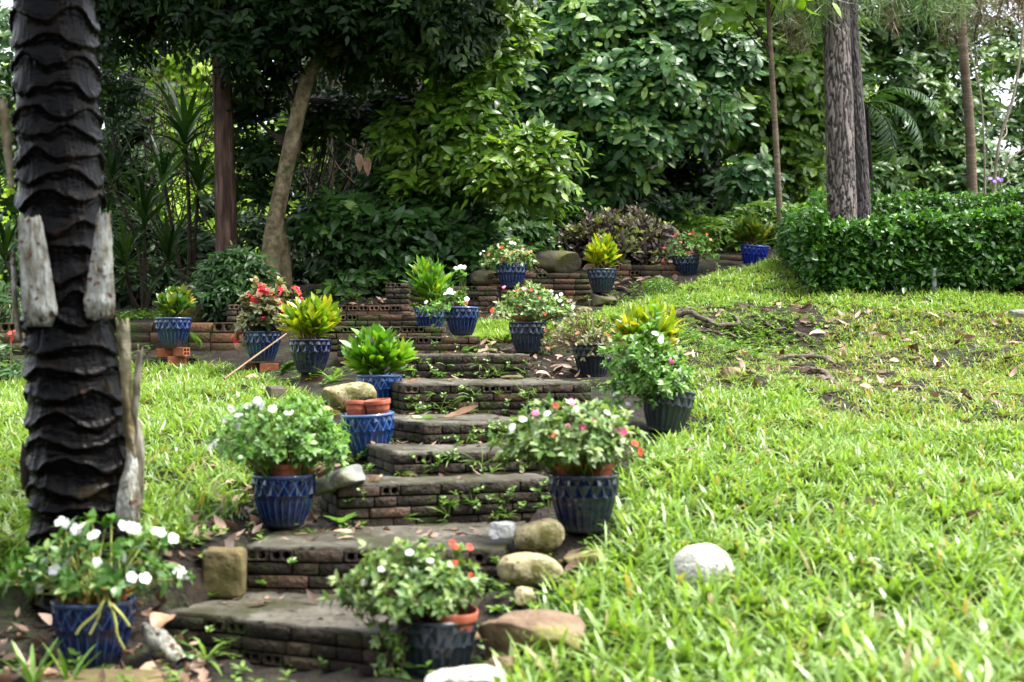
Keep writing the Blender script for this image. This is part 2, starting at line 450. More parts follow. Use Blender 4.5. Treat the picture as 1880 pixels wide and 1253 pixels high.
CTRL = [  # (px, py, d) seen on the ground
    (60, 1240, 4.0), (172, 1232, 4.3), (-150, 1200, 4.2), (0, 1010, 4.9), (110, 1130, 4.7), (250, 1100, 4.7), (330, 990, 4.95), (430, 1000, 5.0),
    (390, 1090, 4.65), (521, 970, 5.4), (300, 850, 6.2), (60, 850, 6.2), (300, 760, 7.6), (350, 684, 9.5), (430, 672, 9.6), (560, 708, 8.4), (600, 765, 7.2),
    (680, 840, 6.4), (620, 915, 5.75), (0, 760, 7.4), (0, 715, 9.3), (-300, 760, 7.4), (-300, 715, 9.3), (-200, 900, 5.7), (690, 760, 7.5), (590, 690, 9.0),
    (700, 1225, 4.1), (500, 1235, 4.2), (800, 1256, 4.2), (1000, 1253, 4.05),
    (700, 975, 5.35), (850, 884, 5.85), (850, 822, 6.35), (850, 775, 7.0), (850, 703, 8.2), (830, 653, 9.1), (930, 1010, 4.95), (900, 975, 5.4), (720, 1120, 4.5), (650, 1090, 4.75),
    (1071, 975, 5.1), (960, 1085, 4.62), (1040, 1040, 4.9), (970, 1190, 4.3), (1217, 794, 6.7), (1088, 693, 8.6), (968, 650, 9.3), (900, 620, 10.3),
    (1105, 563, 11.6), (1000, 612, 10.0), (1040, 560, 11.4), (1150, 850, 6.0), (1080, 740, 7.3),
    (1290, 1075, 4.7), (1290, 1253, 3.9), (1880, 1253, 3.7), (2200, 1253, 3.7), (1600, 1010, 5.0), (1880, 1010, 5.0), (2200, 1000, 5.0), (1500, 850, 6.3),
    (1880, 850, 6.4), (2200, 850, 6.4), (1500, 768, 7.4), (1880, 728, 8.0), (1500, 705, 8.35), (1880, 628, 9.6), (2200, 620, 9.6), (1350, 690, 8.1), (1250, 730, 7.3),
    (1460, 585, 10.0), (1460, 640, 9.75), (1370, 592, 10.0), (1370, 640, 9.75), (1290, 590, 10.0), (1290, 630, 9.75), (1250, 605, 9.6), (1300, 565, 10.6), (1470, 553, 10.7), (1700, 558, 10.6), (1880, 572, 10.4), (2200, 580, 10.2),
    (1430, 480, 12.3), (1300, 508, 12.0), (1200, 545, 11.5), (1382, 484, 12.8), (1260, 505, 12.5),
    (318, 668, 9.8), (300, 590, 10.9), (300, 575, 12.5), (60, 600, 11.2), (0, 585, 12.8), (-300, 600, 11.4), (520, 552, 12.0), (650, 545, 11.9), (800, 510, 12.4), (900, 478, 12.8), (1100, 468, 13.2),
    (600, 505, 16), (900, 470, 16), (1200, 440, 16), (1545, 445, 13.2), (1880, 430, 14.0), (1500, 430, 16), (1880, 400, 17), (0, 580, 17), (-400, 580, 17), (2400, 420, 16),
]
c = np.array([P(*q) for q in CTRL])
extra = np.array([(-8, 2, -.45), (-3, 2, -.3), (0, 2, -.25), (3, 2, -.25), (8, 2, -.25), (-8, 0, -.6), (8, 0, -.6), (0, 0, -.6), (0, -4, -.7), (-9, 8, .5), (9, 8, .9),
                  (-9, 14, 1.3), (9, 14, 2.3), (-10, 22, 1.6), (0, 22, 1.9), (10, 22, 2.5), (-16, 40, 1.6), (0, 40, 1.8), (16, 40, 2.4)])
c = np.vstack([c, extra])
_n = len(c)
_K = np.linalg.norm(c[:, None, :2] - c[None, :, :2], axis=-1)
_A = np.zeros((_n + 3, _n + 3)); _A[:_n, :_n] = _K - 0.012 * np.eye(_n)
_A[:_n, _n] = 1; _A[:_n, _n + 1:] = c[:, :2]; _A[_n:, :_n] = _A[:_n, _n:].T
_sol = np.linalg.solve(_A, np.concatenate([c[:, 2], [0, 0, 0]]))


def ground_z(x, y, bumps=True):
    x = np.asarray(x, float); y = np.asarray(y, float)
    p = np.stack([x, y], -1)
    h = np.zeros(x.shape)
    flat = p.reshape(-1, 2); hf = np.empty(len(flat))
    for i in range(0, len(flat), 20000):
        q = flat[i:i + 20000]
        k = np.linalg.norm(q[:, None] - c[None, :, :2], axis=-1)
        hf[i:i + 20000] = k @ _sol[:_n] + _sol[_n] + q @ _sol[_n + 1:]
    h = hf.reshape(x.shape)
    if bumps:
        p3 = np.stack([x, y, 0 * x], -1)
        h = h + (0.014 + .022 * np.clip((x - .4) / .6, 0, 1)) * noise(p3, 1.6, 3, 1) + 0.008 * noise(p3, 7, 2, 2)
    # under the steps the earth stays below the treads
    for k, (a, b) in enumerate(step_lines):
        u = (b - a)[:2]; ln = np.linalg.norm(u); u = u / ln
        n = np.array([-u[1], u[0]])
        rx, ry = x - a[0], y - a[1]
        s = rx * u[0] + ry * u[1]; v = rx * n[0] + ry * n[1]
        depth = max(step_lines[k + 1][0][1] - a[1], step_lines[k + 1][1][1] - b[1]) + .04 if k + 1 < len(step_lines) else 0.3
        m = (s > -0.02) & (s < ln + 0.02) & (v > 0.07) & (v < depth)
        h = np.where(m, np.minimum(h, a[2] - 0.03), h)
        # the ground in front of a riser stays at its foot
        zb = (step_lines[k - 1][0][2] - .012) if k > 0 else a[2] - .17
        xl, yl, dl, xr, dr, yb, hp = STEPS[k]
        m = (s > -0.02) & (s < ln + 0.02) & (v <= 0.07) & (v > -0.12)
        h = np.where(m, np.minimum(h, P(xl, yb, dl)[2] - .004), h)
    return h


def gz(x, y):
    return float(ground_z(np.array([x]), np.array([y]))[0])


gx = np.concatenate([np.arange(-24, -5.2, 0.8), np.arange(-5, 5.001, 0.06), np.arange(5.8, 24.1, 0.8)])
gy = np.concatenate([np.arange(-12, 2.4, 0.6), np.arange(2.6, 14.4, 0.06), np.arange(14.8, 60, 0.8)])
GX, GY = np.meshgrid(gx, gy)
GZ = ground_z(GX, GY)
idx = np.arange(GX.size).reshape(GX.shape)
Qg = np.stack([idx[:-1, :-1], idx[:-1, 1:], idx[1:, 1:], idx[1:, :-1]], -1).reshape(-1, 4)
gme = np_mesh("ground", np.stack([GX, GY, GZ], -1).reshape(-1, 3), Qg)
ground = link("ground", gme, M['soil'])
tag(ground, "dark damp soil of the garden slope under grass and leaves", "ground", kind='structure')


def pix(p):
    """photograph pixel of world points (to lay out planting beds)"""
    p = np.asarray(p, float)
    d = np.maximum(p[..., 1], .1)
    return np.stack([940 + p[..., 0] * F / d, 640 - (p[..., 2] - CZ) * F / d], -1)


def inside(q, poly):
    x, y = q[:, 0], q[:, 1]
    r = np.zeros(len(q), bool)
    n = len(poly)
    for i in range(n):
        x1, y1 = poly[i]; x2, y2 = poly[(i + 1) % n]
        cnd = ((y1 > y) != (y2 > y))
        r ^= cnd & (x < (x2 - x1) * (y - y1) / (y2 - y1 + 1e-9) + x1)
    return r


# ------------------------------------------------------------------ brickwork
def chamfer_box(o, u, n, up, L, H, D, holes=False, j=0.0):
    """One brick: front face at o (lower left), L along u, H along up, D behind; front edges rounded off."""
    e = min(.0028, H * .08)
    jn = j * (random.random() - .5)
    o = o + n * jn
    A = [o, o + u * L, o + u * L + up * H, o + up * H]
    cset = [(e, e), (L - e, e), (L - e, H - e), (e, H - e)]
    Fv = [o + u * (a + random.uniform(-1, 1) * e * .4) + up * (b + random.uniform(-1, 1) * e * .4) + n * e for a, b in cset]
    Bk = [q - n * D for q in A]
    V = A + Fv + Bk
    Q = [(0, 1, 5, 4), (1, 2, 6, 5), (2, 3, 7, 6), (3, 0, 4, 7), (0, 8, 9, 1), (1, 9, 10, 2), (2, 10, 11, 3), (3, 11, 8, 0)]
    if not holes:
        Q.append((4, 5, 6, 7)); return V, Q
    # two round holes through the end of the brick
    l, h = L - 2 * e, H - 2 * e
    o2 = o + u * e + up * e + n * e
    R = min(l / 2, h) * .42
    for k in (0, 1):
        cx, cyy = l * (.27 + .46 * k), h * .5
        x0, x1 = (0, l / 2) if k == 0 else (l / 2, l)
        sq = [(x1, cyy), (x1, h), ((x0 + x1) / 2, h), (x0, h), (x0, cyy), (x0, 0), ((x0 + x1) / 2, 0), (x1, 0)]
        b = len(V)
        V += [o2 + u * a + up * q for a, q in sq]
        V += [o2 + u * (cx + R * math.cos(i * math.pi / 4)) + up * (cyy + R * math.sin(i * math.pi / 4)) for i in range(8)]
        V += [v - n * .05 for v in V[b + 8:b + 16]]
        for i in range(8):
            i2 = (i + 1) % 8
            Q.append((b + i, b + i2, b + 8 + i2, b + 8 + i)); Q.append((b + 8 + i, b + 8 + i2, b + 16 + i2, b + 16 + i))
        Q += [(b + 16, b + 17, b + 18, b + 19), (b + 16, b + 19, b + 20, b + 23), (b + 20, b + 21, b + 22, b + 23)]
    return V, Q


UP = np.array([0, 0, 1.0])


def brick_face(a, b, zbot, ztop, course, header, red=0.0, blen=None, gap=.006, n=None):
    """Courses of bricks on the vertical face from a to b (left to right as seen from outside)."""
    a = np.array([a[0], a[1], 0.0]); b = np.array([b[0], b[1], 0.0])
    L = np.linalg.norm(b - a); u = (b - a) / L
    n = np.cross(u, UP)
    blen = blen or course * 3.9
    Vs, Qs, vr = [], [], []
    cnt = 0
    k = 0
    z = ztop
    while z > zbot - course * .5:
        x = -random.random() * blen * .3 if k else 0.0
        while x < L - .01:
            hd = random.random() < (header if k == 0 else .10)
            l = course * 1.95 if hd else blen * random.choice([1, 1, 1, .55])
            x0, x1 = max(x, 0), min(x + l, L)
            if L - x1 < .03: x1 = L
            if x1 - x0 > .02:
                ok = hd and (x1 - x0) > course * 1.6
                V, Q = chamfer_box(a + u * x0 + UP * (z - course + gap), u, n, UP, x1 - x0 - gap, course - gap, .06, ok, .009)
                Vs += V; Qs += [tuple(i + cnt for i in q) for q in Q]; cnt += len(V)
                base = random.random() ** 1.3 * .7 + (.45 if random.random() < red else 0)
                vr += [min(base, 1)] * len(V)
            x = x1 if x1 == L else x + l
        z -= course; k += 1
    return np.array(Vs), np.array(Qs), np.array(vr)


def box_geo(a, b, depth, z0, z1, inset=.012, cap=True):
    a = np.array([a[0], a[1], 0.0]); b = np.array([b[0], b[1], 0.0])
    u = unit(b - a); n = np.cross(u, UP)
    a2 = a + u * .055 - n * .055; b2 = b - u * .055 - n * .055
    c2, d2 = b2 - n * max(depth - .06, .05), a2 - n * max(depth - .06, .05)
    V = [p + UP * z for z in (z0, z1) for p in (a2, b2, c2, d2)]
    Q = [(0, 1, 5, 4), (1, 2, 6, 5), (2, 3, 7, 6), (3, 0, 4, 7), (4, 5, 6, 7)]
    return np.array(V), np.array(Q), np.zeros(8)


def slab_geo(a, b, depth, z, th, over=.004, seed=0, res=.025):
    """A worn cement tread: top sheet with a wavering front edge."""
    a = np.array([a[0], a[1], 0.0]); b = np.array([b[0], b[1], 0.0])
    L = np.linalg.norm(b - a); u = (b - a) / L; n = np.cross(u, UP)
    nu, nv = max(int(L / res), 2), max(int(depth / res), 2)
    s = np.linspace(0, L, nu); v = np.linspace(0, depth, nv)
    Sg, Vg = np.meshgrid(s, v)
    p = a + u * Sg[..., None] - n * (Vg - over)[..., None] + UP * z
    nz = noise(p, 6, 3, seed)
    p[..., 2] += nz * .005
    p[0] -= n * (np.abs(noise(p[0], 11, 3, seed)) * .014)[:, None]
    low = p.copy(); low[..., 2] = z - th
    idx = np.arange(nu * nv).reshape(nv, nu)
    Q = [np.stack([idx[:-1, :-1], idx[:-1, 1:], idx[1:, 1:], idx[1:, :-1]], -1).reshape(-1, 4)]
    m = nu * nv
    f = idx[0]; Q.append(np.stack([f[:-1] + m, f[1:] + m, f[1:], f[:-1]], -1))
    r = idx[:, -1]; Q.append(np.stack([r[:-1] + m, r[1:] + m, r[1:], r[:-1]], -1))
    l = idx[:, 0]; Q.append(np.stack([l[1:] + m, l[:-1] + m, l[:-1], l[1:]], -1))
    return np.concatenate([p.reshape(-1, 3), low.reshape(-1, 3)]), np.concatenate(Q), np.zeros(2 * m)


stairs = empty("brick_stairs", P(780, 1215, 4.45))
tag(stairs, "flight of dark mossy brick steps with cement treads climbing the slope between blue pots", "steps")
for k, (xl, yl, dl, xr, dr, yb, hp) in enumerate(STEPS):
    a, b = step_lines[k]
    zt = a[2]; zb = P(xl, yb, dl)[2] - .02
    course = [.043, .045, .042, .04, .04, .041, .044, .043, .042, .042, .042][k]
    depth = max(step_lines[k + 1][0][1] - a[1], step_lines[k + 1][1][1] - b[1]) + .04 if k + 1 < len(STEPS) else .35
    u = unit(b - a); nrm = np.array([u[1], -u[0], 0])
    back_a, back_b = a - nrm * min(depth, .5), b - nrm * min(depth, .5)
    th = .012 if k < 7 else .004
    front = brick_face(a, b, zb, zt - th, course, hp, red=.10 if k < 7 else .28)
    left = brick_face(back_a, a, zb, zt - th, course, .2)
    right = brick_face(b, back_b, zb, zt - th, course, .2)
    bricks = part("step", merge(front, left, right), M['brick'] if k < 7 else M['brick_red'], stairs, stairs.location, smooth=False)
    part("core", box_geo(a, b, depth, zb - .05, zt - th), M['mortar'], bricks, stairs.location, smooth=False)
    part("tread", slab_geo(a, b, depth, zt, th, seed=k % 6), M['cement'] if k < 7 else M['brick_red'], bricks, stairs.location)


def brick_wall(label, xl, yl, dl, xr, dr, ybot, course, header, red, depth=.2, mat='brick_red', cap=True):
    a = P(xl, yl, dl); b = P(xr, yl, dr); b[2] = a[2]
    zb = P(xl, ybot, dl)[2] - .1
    u = unit(b - a); nrm = np.array([u[1], -u[0], 0])
    g = merge(brick_face(a, b, zb, a[2], course, header, red), brick_face(b, b - nrm * depth, zb, a[2], course, .3, red),
              brick_face(a - nrm * depth, a, zb, a[2], course, .3, red))
    w = part("brick_wall", g, M[mat], None, a, smooth=False)
    part("core", box_geo(a, b, depth - .015, zb, a[2] - .006), M['mortar'], w, a, smooth=False)
    tag(w, label, "wall", "brick retaining walls round the terraces")
    return w


brick_wall("long low reddish brick wall behind the left lawn and the pot on red bricks", -420, 594, 10.35, 432, 10.1, 672, .072, .25, .45, .22)
brick_wall("brick wall end, one step higher than the long low wall, behind the red begonia", 420, 560, 10.45, 570, 10.6, 640, .042, .6, .12, .3, 'brick')
brick_wall("small square pier of holed bricks beside the tall croton above the steps", 708, 520, 11.15, 750, 11.15, 592, .042, 1.0, .05, .22, 'brick')
brick_wall("brick wall just left of the pot of pale pink and white flowers, behind the small vinca", 752, 527, 11.35, 912, 11.25, 610, .040, .35, .18, .22, 'brick')
brick_wall("mossy brick wall between the pale-flowered pot and the slate pot, below the boulder", 905, 501, 11.6, 1084, 11.75, 580, .046, .3, .3, .25)
brick_wall("low mossy brick wall right of the slate pot, below the purple bush", 1120, 487, 12.3, 1240, 12.35, 540, .048, .2, .4, .25)
brick_wall("low stub of brick wall beside the thin tree, under the hill-top croton pot", 1325, 470, 13.05, 1420, 13.05, 492, .05, .2, .3, .25)


# ------------------------------------------------------------------ grass
RIGHT = [(1145, 880), (1130, 985), (1095, 1050), (1010, 1130), (930, 1230), (900, 1700), (3400, 1700), (3400, 545), (1880, 538), (1475, 530), (1436, 476), (1330, 500),
         (1200, 545), (1090, 580), (1030, 600), (1060, 640), (1150, 600), (1215, 660), (1275, 720), (1270, 790), (1190, 835)]
LEFT = [(-900, 705), (250, 672), (425, 674), (520, 705), (600, 748), (650, 800), (625, 850), (480, 890), (440, 945), (300, 1000), (180, 1040), (-900, 1250)]
BARE = [(1130, 575), (1500, 560), (1520, 640), (1490, 700), (1300, 730), (1200, 640)]
LEDGE = [(1255, 592), (1330, 597), (1400, 588), (1478, 588), (1488, 618), (1400, 640), (1330, 632), (1275, 622)]
HOLLOW = [(1490, 725), (1540, 722), (1590, 765), (1520, 770)]
BROWN = [(1480, 560), (1880, 580), (2600, 580), (2600, 760), (1800, 800), (1480, 780)]


def make_grass(poly, n_tufts, nb, seed, xr, yr):
    r = np.random.default_rng(seed)
    x = r.uniform(*xr, n_tufts); y = r.uniform(*yr, n_tufts)
    keep0 = np.abs(x) < .40 * y + .9
    x, y = x[keep0], y[keep0]
    z = ground_z(x, y)
    p = np.stack([x, y, z], -1)
    q = pix(p)
    k = inside(q, poly)
    bare = inside(q, BARE); brown = inside(q, BROWN)
    dens = noise(np.stack([x, y, 0 * x], -1), 1.3, 3, 3)
    k &= ~(bare & ((r.random(len(x)) < .12) | (dens < -.42)))
    k &= ~(brown & (dens < -.2) & (r.random(len(x)) < .35))
    k &= ~((dens < -.35) & (r.random(len(x)) < .5))
    k &= ~((inside(q, LEDGE) | inside(q, HOLLOW)) & (r.random(len(x)) < .72))
    p = p[k]; bare = bare[k]; brown = brown[k]
    n = len(p)
    size = r.uniform(.7, 1.25, n) * np.where(bare, .62, 1) * np.where(brown, .8, 1)
    size *= np.interp(p[:, 1], [3.5, 4.6, 6, 9, 12], [1.55, 1.3, 1.0, .82, .7])
    tv = np.clip(r.normal(.5, .16, n), 0, .9)
    ti = np.repeat(np.arange(n), nb)
    N = len(ti)
    az_ = r.uniform(0, 6.283, N)
    tilt = r.uniform(.12, 1.15, N)
    d = np.stack([np.cos(az_) * np.sin(tilt), np.sin(az_) * np.sin(tilt), np.cos(tilt)], -1)
    up = np.stack([-np.cos(az_) * np.cos(tilt), -np.sin(az_) * np.cos(tilt), np.sin(tilt)], -1)
    up = unit(up + r.normal(0, .35, up.shape))
    pos = p[ti] + np.stack([np.cos(az_), np.sin(az_), 0 * az_], -1) * r.uniform(0, .028, N)[:, None]
    pos[:, 2] -= .004
    Ln = size[ti] * r.uniform(.04, .105, N)
    Wd = size[ti] * r.uniform(.008, .0135, N) * np.where(r.random(N) < .3, .5, 1)
    var = np.clip(tv[ti] + r.normal(0, .13, N), 0, .93)
    dead = r.random(N) < np.where(brown[ti], .22, .05)
    var = np.where(dead, .99, var)
    return leaves(pos, d, up, Ln, Wd, r.uniform(.3, 1.7, N), .12, ST_BLADE, 2, var)


g1 = make_grass(RIGHT, 52000, 9, 3, (-.6, 6), (2.6, 12.6))
g2 = make_grass(LEFT, 17000, 9, 4, (-4.6, -.3), (3.6, 10.2))
g3 = make_grass([(840, 600), (930, 596), (1010, 600), (1000, 625), (880, 628)], 40000, 8, 6, (-.6, .5), (9.0, 11.2))
gr = part("grass", merge(g1, g2, g3), M['grass'], None, (0, 0, 0))
tag(gr, "bright green broad-bladed lawn grass over the slope", "grass", kind='stuff')

# dry needles and straw lying in the thin patches of the lawn
r = np.random.default_rng(8)
n = 5200
x = r.uniform(.3, 4.6, n); y = r.uniform(5.5, 11.5, n); p = np.stack([x, y, ground_z(x, y)], -1)
q = pix(p); k = (inside(q, BARE) | inside(q, BROWN)) & (noise(p * [1, 1, 0], 1.3, 3, 3) < .12)
p = p[k]; n = len(p)
a_ = r.uniform(0, 6.28, n)
d = np.stack([np.cos(a_), np.sin(a_), r.uniform(-.05, .25, n)], -1)
st = part("straw", leaves(p + [0, 0, .012], d, np.tile(UP, (n, 1)) + r.normal(0, .3, (n, 3)), r.uniform(.05, .16, n), r.uniform(.002, .005, n), .3, .1, ST_BLADE, 2), M['straw'])
tag(st, "dry straw and pine needles strewn in the worn lawn", "straw", kind='stuff')


# ------------------------------------------------------------------ leaf litter on the bare soil
def litter(poly, n, L0, L1, seed, dens=1.0):
    r = np.random.default_rng(seed)
    px = np.array([q[0] for q in poly]); py = np.array([q[1] for q in poly])
    out = []
    # candidates in world space
    x = r.uniform(-4, 4, n * 10); y = r.uniform(3.7, 13, n * 10)
    z = ground_z(x, y); p = np.stack([x, y, z], -1)
    p = p[inside(pix(p), poly)][:n]
    m = len(p)
    a_ = r.uniform(0, 6.28, m)
    d = np.stack([np.cos(a_), np.sin(a_), r.uniform(-.1, .5, m)], -1)
    L = r.uniform(L0, L1, m)
    p[:, 2] += r.uniform(.004, .022, m)
    return leaves(p, d, unit(UP + r.normal(0, .55, (m, 3))), L, L * r.uniform(.3, .55, m), r.uniform(-1.2, 1.4, m), r.uniform(-.1, .5, m), ST_LEAF, 3)


ls = merge(
    litter([(870, 605), (1060, 605), (1080, 700), (960, 700), (880, 655)], 1500, .025, .085, 1),
    litter([(380, 830), (620, 840), (620, 980), (470, 1000), (300, 1120), (460, 1110), (330, 1130), (460, 1300), (-100, 1300), (-100, 1200), (330, 1000)], 2800, .015, .085, 2),
    litter([(640, 800), (780, 740), (790, 900), (640, 920)], 420, .02, .08, 3),
    litter([(880, 1090), (1080, 1000), (1060, 1253), (880, 1253)], 380, .02, .09, 4),
    litter([(1130, 790), (1280, 780), (1280, 850), (1130, 870)], 170, .03, .10, 5),
    litter([(260, 600), (1250, 430), (1250, 520), (900, 600), (560, 580), (300, 600)], 900, .04, .13, 6),
    litter([(1150, 560), (1880, 560), (1880, 760), (1250, 720)], 420, .03, .11, 7),
    litter([(1250, 730), (1880, 760), (1880, 1250), (1150, 1250)], 110, .03, .09, 8),
)
r = np.random.default_rng(61)
tl = []
for k, (a, b) in enumerate(step_lines[:8]):          # leaves and crumbs caught on the treads
    u = b - a; L_ = np.linalg.norm(u); u = u / L_; back = np.array([-u[1], u[0], 0])
    dep = (step_lines[k + 1][0][1] - a[1])
    n = [60, 80, 40, 34, 46, 70, 60, 30][k]
    s = r.uniform(.02, L_ - .02, n); v = dep * (1 - np.abs(r.normal(0, .33, n)).clip(0, .97))
    p = a + u * s[:, None] + back * v[:, None] + UP * .006
    an = r.uniform(0, 6.28, n); LL = r.uniform(.012, .06, n) * np.where(r.random(n) < .3, 1.5, .8)
    tl.append(leaves(p, np.stack([np.cos(an), np.sin(an), r.uniform(-.03, .2, n)], -1), unit(UP + r.normal(0, .3, (n, 3))), LL, LL * r.uniform(.12, .5, n), r.uniform(-.8, 1, n), .2, ST_LEAF, 3))
ls = merge(ls, *tl)
lt = part("leaf_litter", ls, M['litter'])
tag(lt, "brown dead leaves scattered over the bare soil", "leaf litter", kind='stuff')
# ------------------------------------------------------------------ glazed pots
def glaze(name, base, ridge, rough=.08, dirt=(.025, .026, .026), dirt_amt=.55):
    m, N, L, b, out = new_mat(name)
    at = N.new("ShaderNodeAttribute"); at.attribute_name = "var"
    tc = N.new("ShaderNodeTexCoord")
    nz = N.new("ShaderNodeTexNoise"); nz.inputs['Scale'].default_value = 5; nz.inputs['Detail'].default_value = 6
    L.new(tc.outputs['Object'], nz.inputs['Vector'])
    r0 = ramp(N, [tuple(v * .55 for v in base), base, tuple(v * 1.5 for v in base)], [.3, .5, .7])
    L.new(nz.outputs[0], r0.inputs[0])
    mx = N.new("ShaderNodeMix"); mx.data_type = 'RGBA'
    L.new(at.outputs['Fac'], mx.inputs['Factor']); L.new(r0.outputs[0], mx.inputs['A']); mx.inputs['B'].default_value = (*ridge, 1)
    # splashes of earth round the foot
    sp = N.new("ShaderNodeSeparateXYZ"); L.new(tc.outputs['Object'], sp.inputs[0])
    n2 = N.new("ShaderNodeTexNoise"); n2.inputs['Scale'].default_value = 9; n2.inputs['Detail'].default_value = 8; n2.inputs['Roughness'].default_value = .75
    L.new(tc.outputs['Object'], n2.inputs['Vector'])
    hm = N.new("ShaderNodeMapRange"); hm.inputs[1].default_value = .5; hm.inputs[2].default_value = 0; hm.inputs[3].default_value = -.25; hm.inputs[4].default_value = .3
    L.new(sp.outputs['Z'], hm.inputs[0])
    ad = N.new("ShaderNodeMath"); ad.operation = 'ADD'; L.new(n2.outputs[0], ad.inputs[0]); L.new(hm.outputs[0], ad.inputs[1])
    mr = N.new("ShaderNodeMapRange"); mr.inputs[1].default_value = .5; mr.inputs[2].default_value = .85; mr.inputs[4].default_value = dirt_amt * 1.6
    L.new(ad.outputs[0], mr.inputs[0])
    m2 = N.new("ShaderNodeMix"); m2.data_type = 'RGBA'
    L.new(mr.outputs[0], m2.inputs['Factor']); L.new(mx.outputs['Result'], m2.inputs['A']); m2.inputs['B'].default_value = (*dirt, 1)
    L.new(m2.outputs['Result'], b.inputs['Base Color'])
    rr = N.new("ShaderNodeMapRange"); rr.inputs[3].default_value = rough; rr.inputs[4].default_value = .6
    L.new(mr.outputs[0], rr.inputs[0]); L.new(rr.outputs[0], b.inputs['Roughness'])
    b.inputs['Specular IOR Level'].default_value = .6
    return m


GL = {
    'blue': glaze('cobalt_glaze', (.003, .010, .050), (.06, .14, .36)),
    'bright': glaze('bright_cobalt_glaze', (.006, .025, .105), (.10, .22, .46)),
    'navy': glaze('navy_glaze', (.002, .005, .024), (.012, .022, .075), rough=.10),
    'slate': glaze('slate_blue_glaze', (.005, .012, .026), (.04, .075, .14), rough=.2),
    'dull': glaze('weathered_dark_glaze', (.008, .012, .019), (.03, .042, .062), rough=.34, dirt=(.02, .026, .032)),
    'violet': glaze('electric_blue_glaze', (.004, .014, .17), (.05, .10, .45)),
}


def pot_meshes():
    na, NF, ND = 384, 24, 16
    zz = np.concatenate([np.linspace(0, .04, 4), np.linspace(.06, .50, 22), np.linspace(.51, .765, 34)])
    prof_z = np.array([0, .02, .12, .25, .4, .52, .64, .78]); prof_r = np.array([.285, .305, .352, .402, .447, .47, .482, .488])
    th = np.arange(na) / na * 2 * np.pi
    TH, Z = np.meshgrid(th, zz)
    R = np.interp(Z, prof_z, prof_r)
    ph = np.abs(np.mod(TH * NF / (2 * np.pi), 1) - .5) * 2
    # arched tops of the flutes die out under the diamond band
    arch = .5 - .06 * ph ** 2
    fl = np.clip((arch - Z) / .05, 0, 1) * np.clip((Z - .02) / .06, 0, 1)
    R = R - .017 * (1 - ph ** 2) * fl
    ridge = np.clip((ph - .80) / .20, 0, 1) ** 1.5 * fl
    v = (Z - .515) / .25 * 1.5
    uu = TH * ND / (2 * np.pi)
    fa = np.mod(uu + v / 1.0 * .5, 1); fb = np.mod(uu - v / 1.0 * .5, 1)
    pa = np.minimum(np.minimum(fa, 1 - fa), np.minimum(fb, 1 - fb)) * 2
    band = ((v > 0) & (v < 1.5)).astype(float)
    R = R + band * (.038 * pa - .011)
    ridge = np.maximum(ridge, band * (np.clip(1 - pa / .16, 0, 1) * .75 + np.clip((pa - .82) / .18, 0, 1) * .6))
    V = np.stack([R * np.cos(TH), R * np.sin(TH), Z], -1).reshape(-1, 3)
    n = len(zz)
    idx = np.arange(n * na).reshape(n, na); rr = np.roll(idx, -1, 1)
    Q = np.stack([idx[:-1], rr[:-1], rr[1:], idx[1:]], -1).reshape(-1, 4)
    body = np_mesh("body", V, Q, var=ridge.ravel())
    # rim: rolled lip going over into the inner wall
    rp = [(.484, .755), (.5, .765), (.512, .785), (.514, .805), (.505, .822), (.488, .828), (.470, .822), (.458, .80), (.452, .70), (.45, .62)]
    na2 = 96
    th = np.arange(na2) / na2 * 2 * np.pi
    V = np.array([[(r_ * math.cos(t), r_ * math.sin(t), z_) for t in th] for r_, z_ in rp]).reshape(-1, 3)
    idx = np.arange(len(rp) * na2).reshape(len(rp), na2); rr = np.roll(idx, -1, 1)
    Q = np.stack([idx[:-1], rr[:-1], rr[1:], idx[1:]], -1).reshape(-1, 4)
    rim = np_mesh("rim", V, Q, var=np.repeat([.0, .1, .35, .25, .5, .35, .1, 0, 0, 0], na2))
    soil = disc_mesh("soil", .46, .69, .02)
    return body, rim, soil


def disc_mesh(name, R, z, bump, rings=7, na=40):
    pts = [(0, 0, z)]
    for i in range(1, rings + 1):
        for j in range(na):
            t = j / na * 2 * math.pi; q = R * i / rings
            pts.append((q * math.cos(t), q * math.sin(t), z))
    V = np.array(pts); V[:, 2] += bump * noise(V, 5 / R * .5, 3, 2)
    T = [(0, 1 + j, 1 + (j + 1) % na) for j in range(na)]
    Q = []
    for i in range(rings - 1):
        a, b = 1 + i * na, 1 + (i + 1) * na
        Q += [(a + j, b + j, b + (j + 1) % na, a + (j + 1) % na) for j in range(na)]
    return np_mesh(name, V, Q, T)


BODY, RIM, PSOIL = pot_meshes()
for me in (BODY, RIM): me.materials.append(GL['blue'])
PSOIL.materials.append(M['potting_soil'])


def glazed_pot(label, cx, base_y, w, d, gl, tilt=(0, 0), rz=None):
    root = empty("glazed_pot", P(cx, base_y, d))
    s = w * d / F / 1.02
    root.scale = (s, s, s)
    root.rotation_euler = (math.radians(tilt[1]), math.radians(tilt[0]), random.random() * 6 if rz is None else rz)
    for nm, me in (("body", BODY), ("rim", RIM), ("soil", PSOIL)):
        o = link(nm, me, None, root)
        if nm != "soil":
            o.material_slots[0].link = 'OBJECT'; o.material_slots[0].material = GL[gl]
    tag(root, label, "flower pot", "glazed pots along the steps")
    return root, s


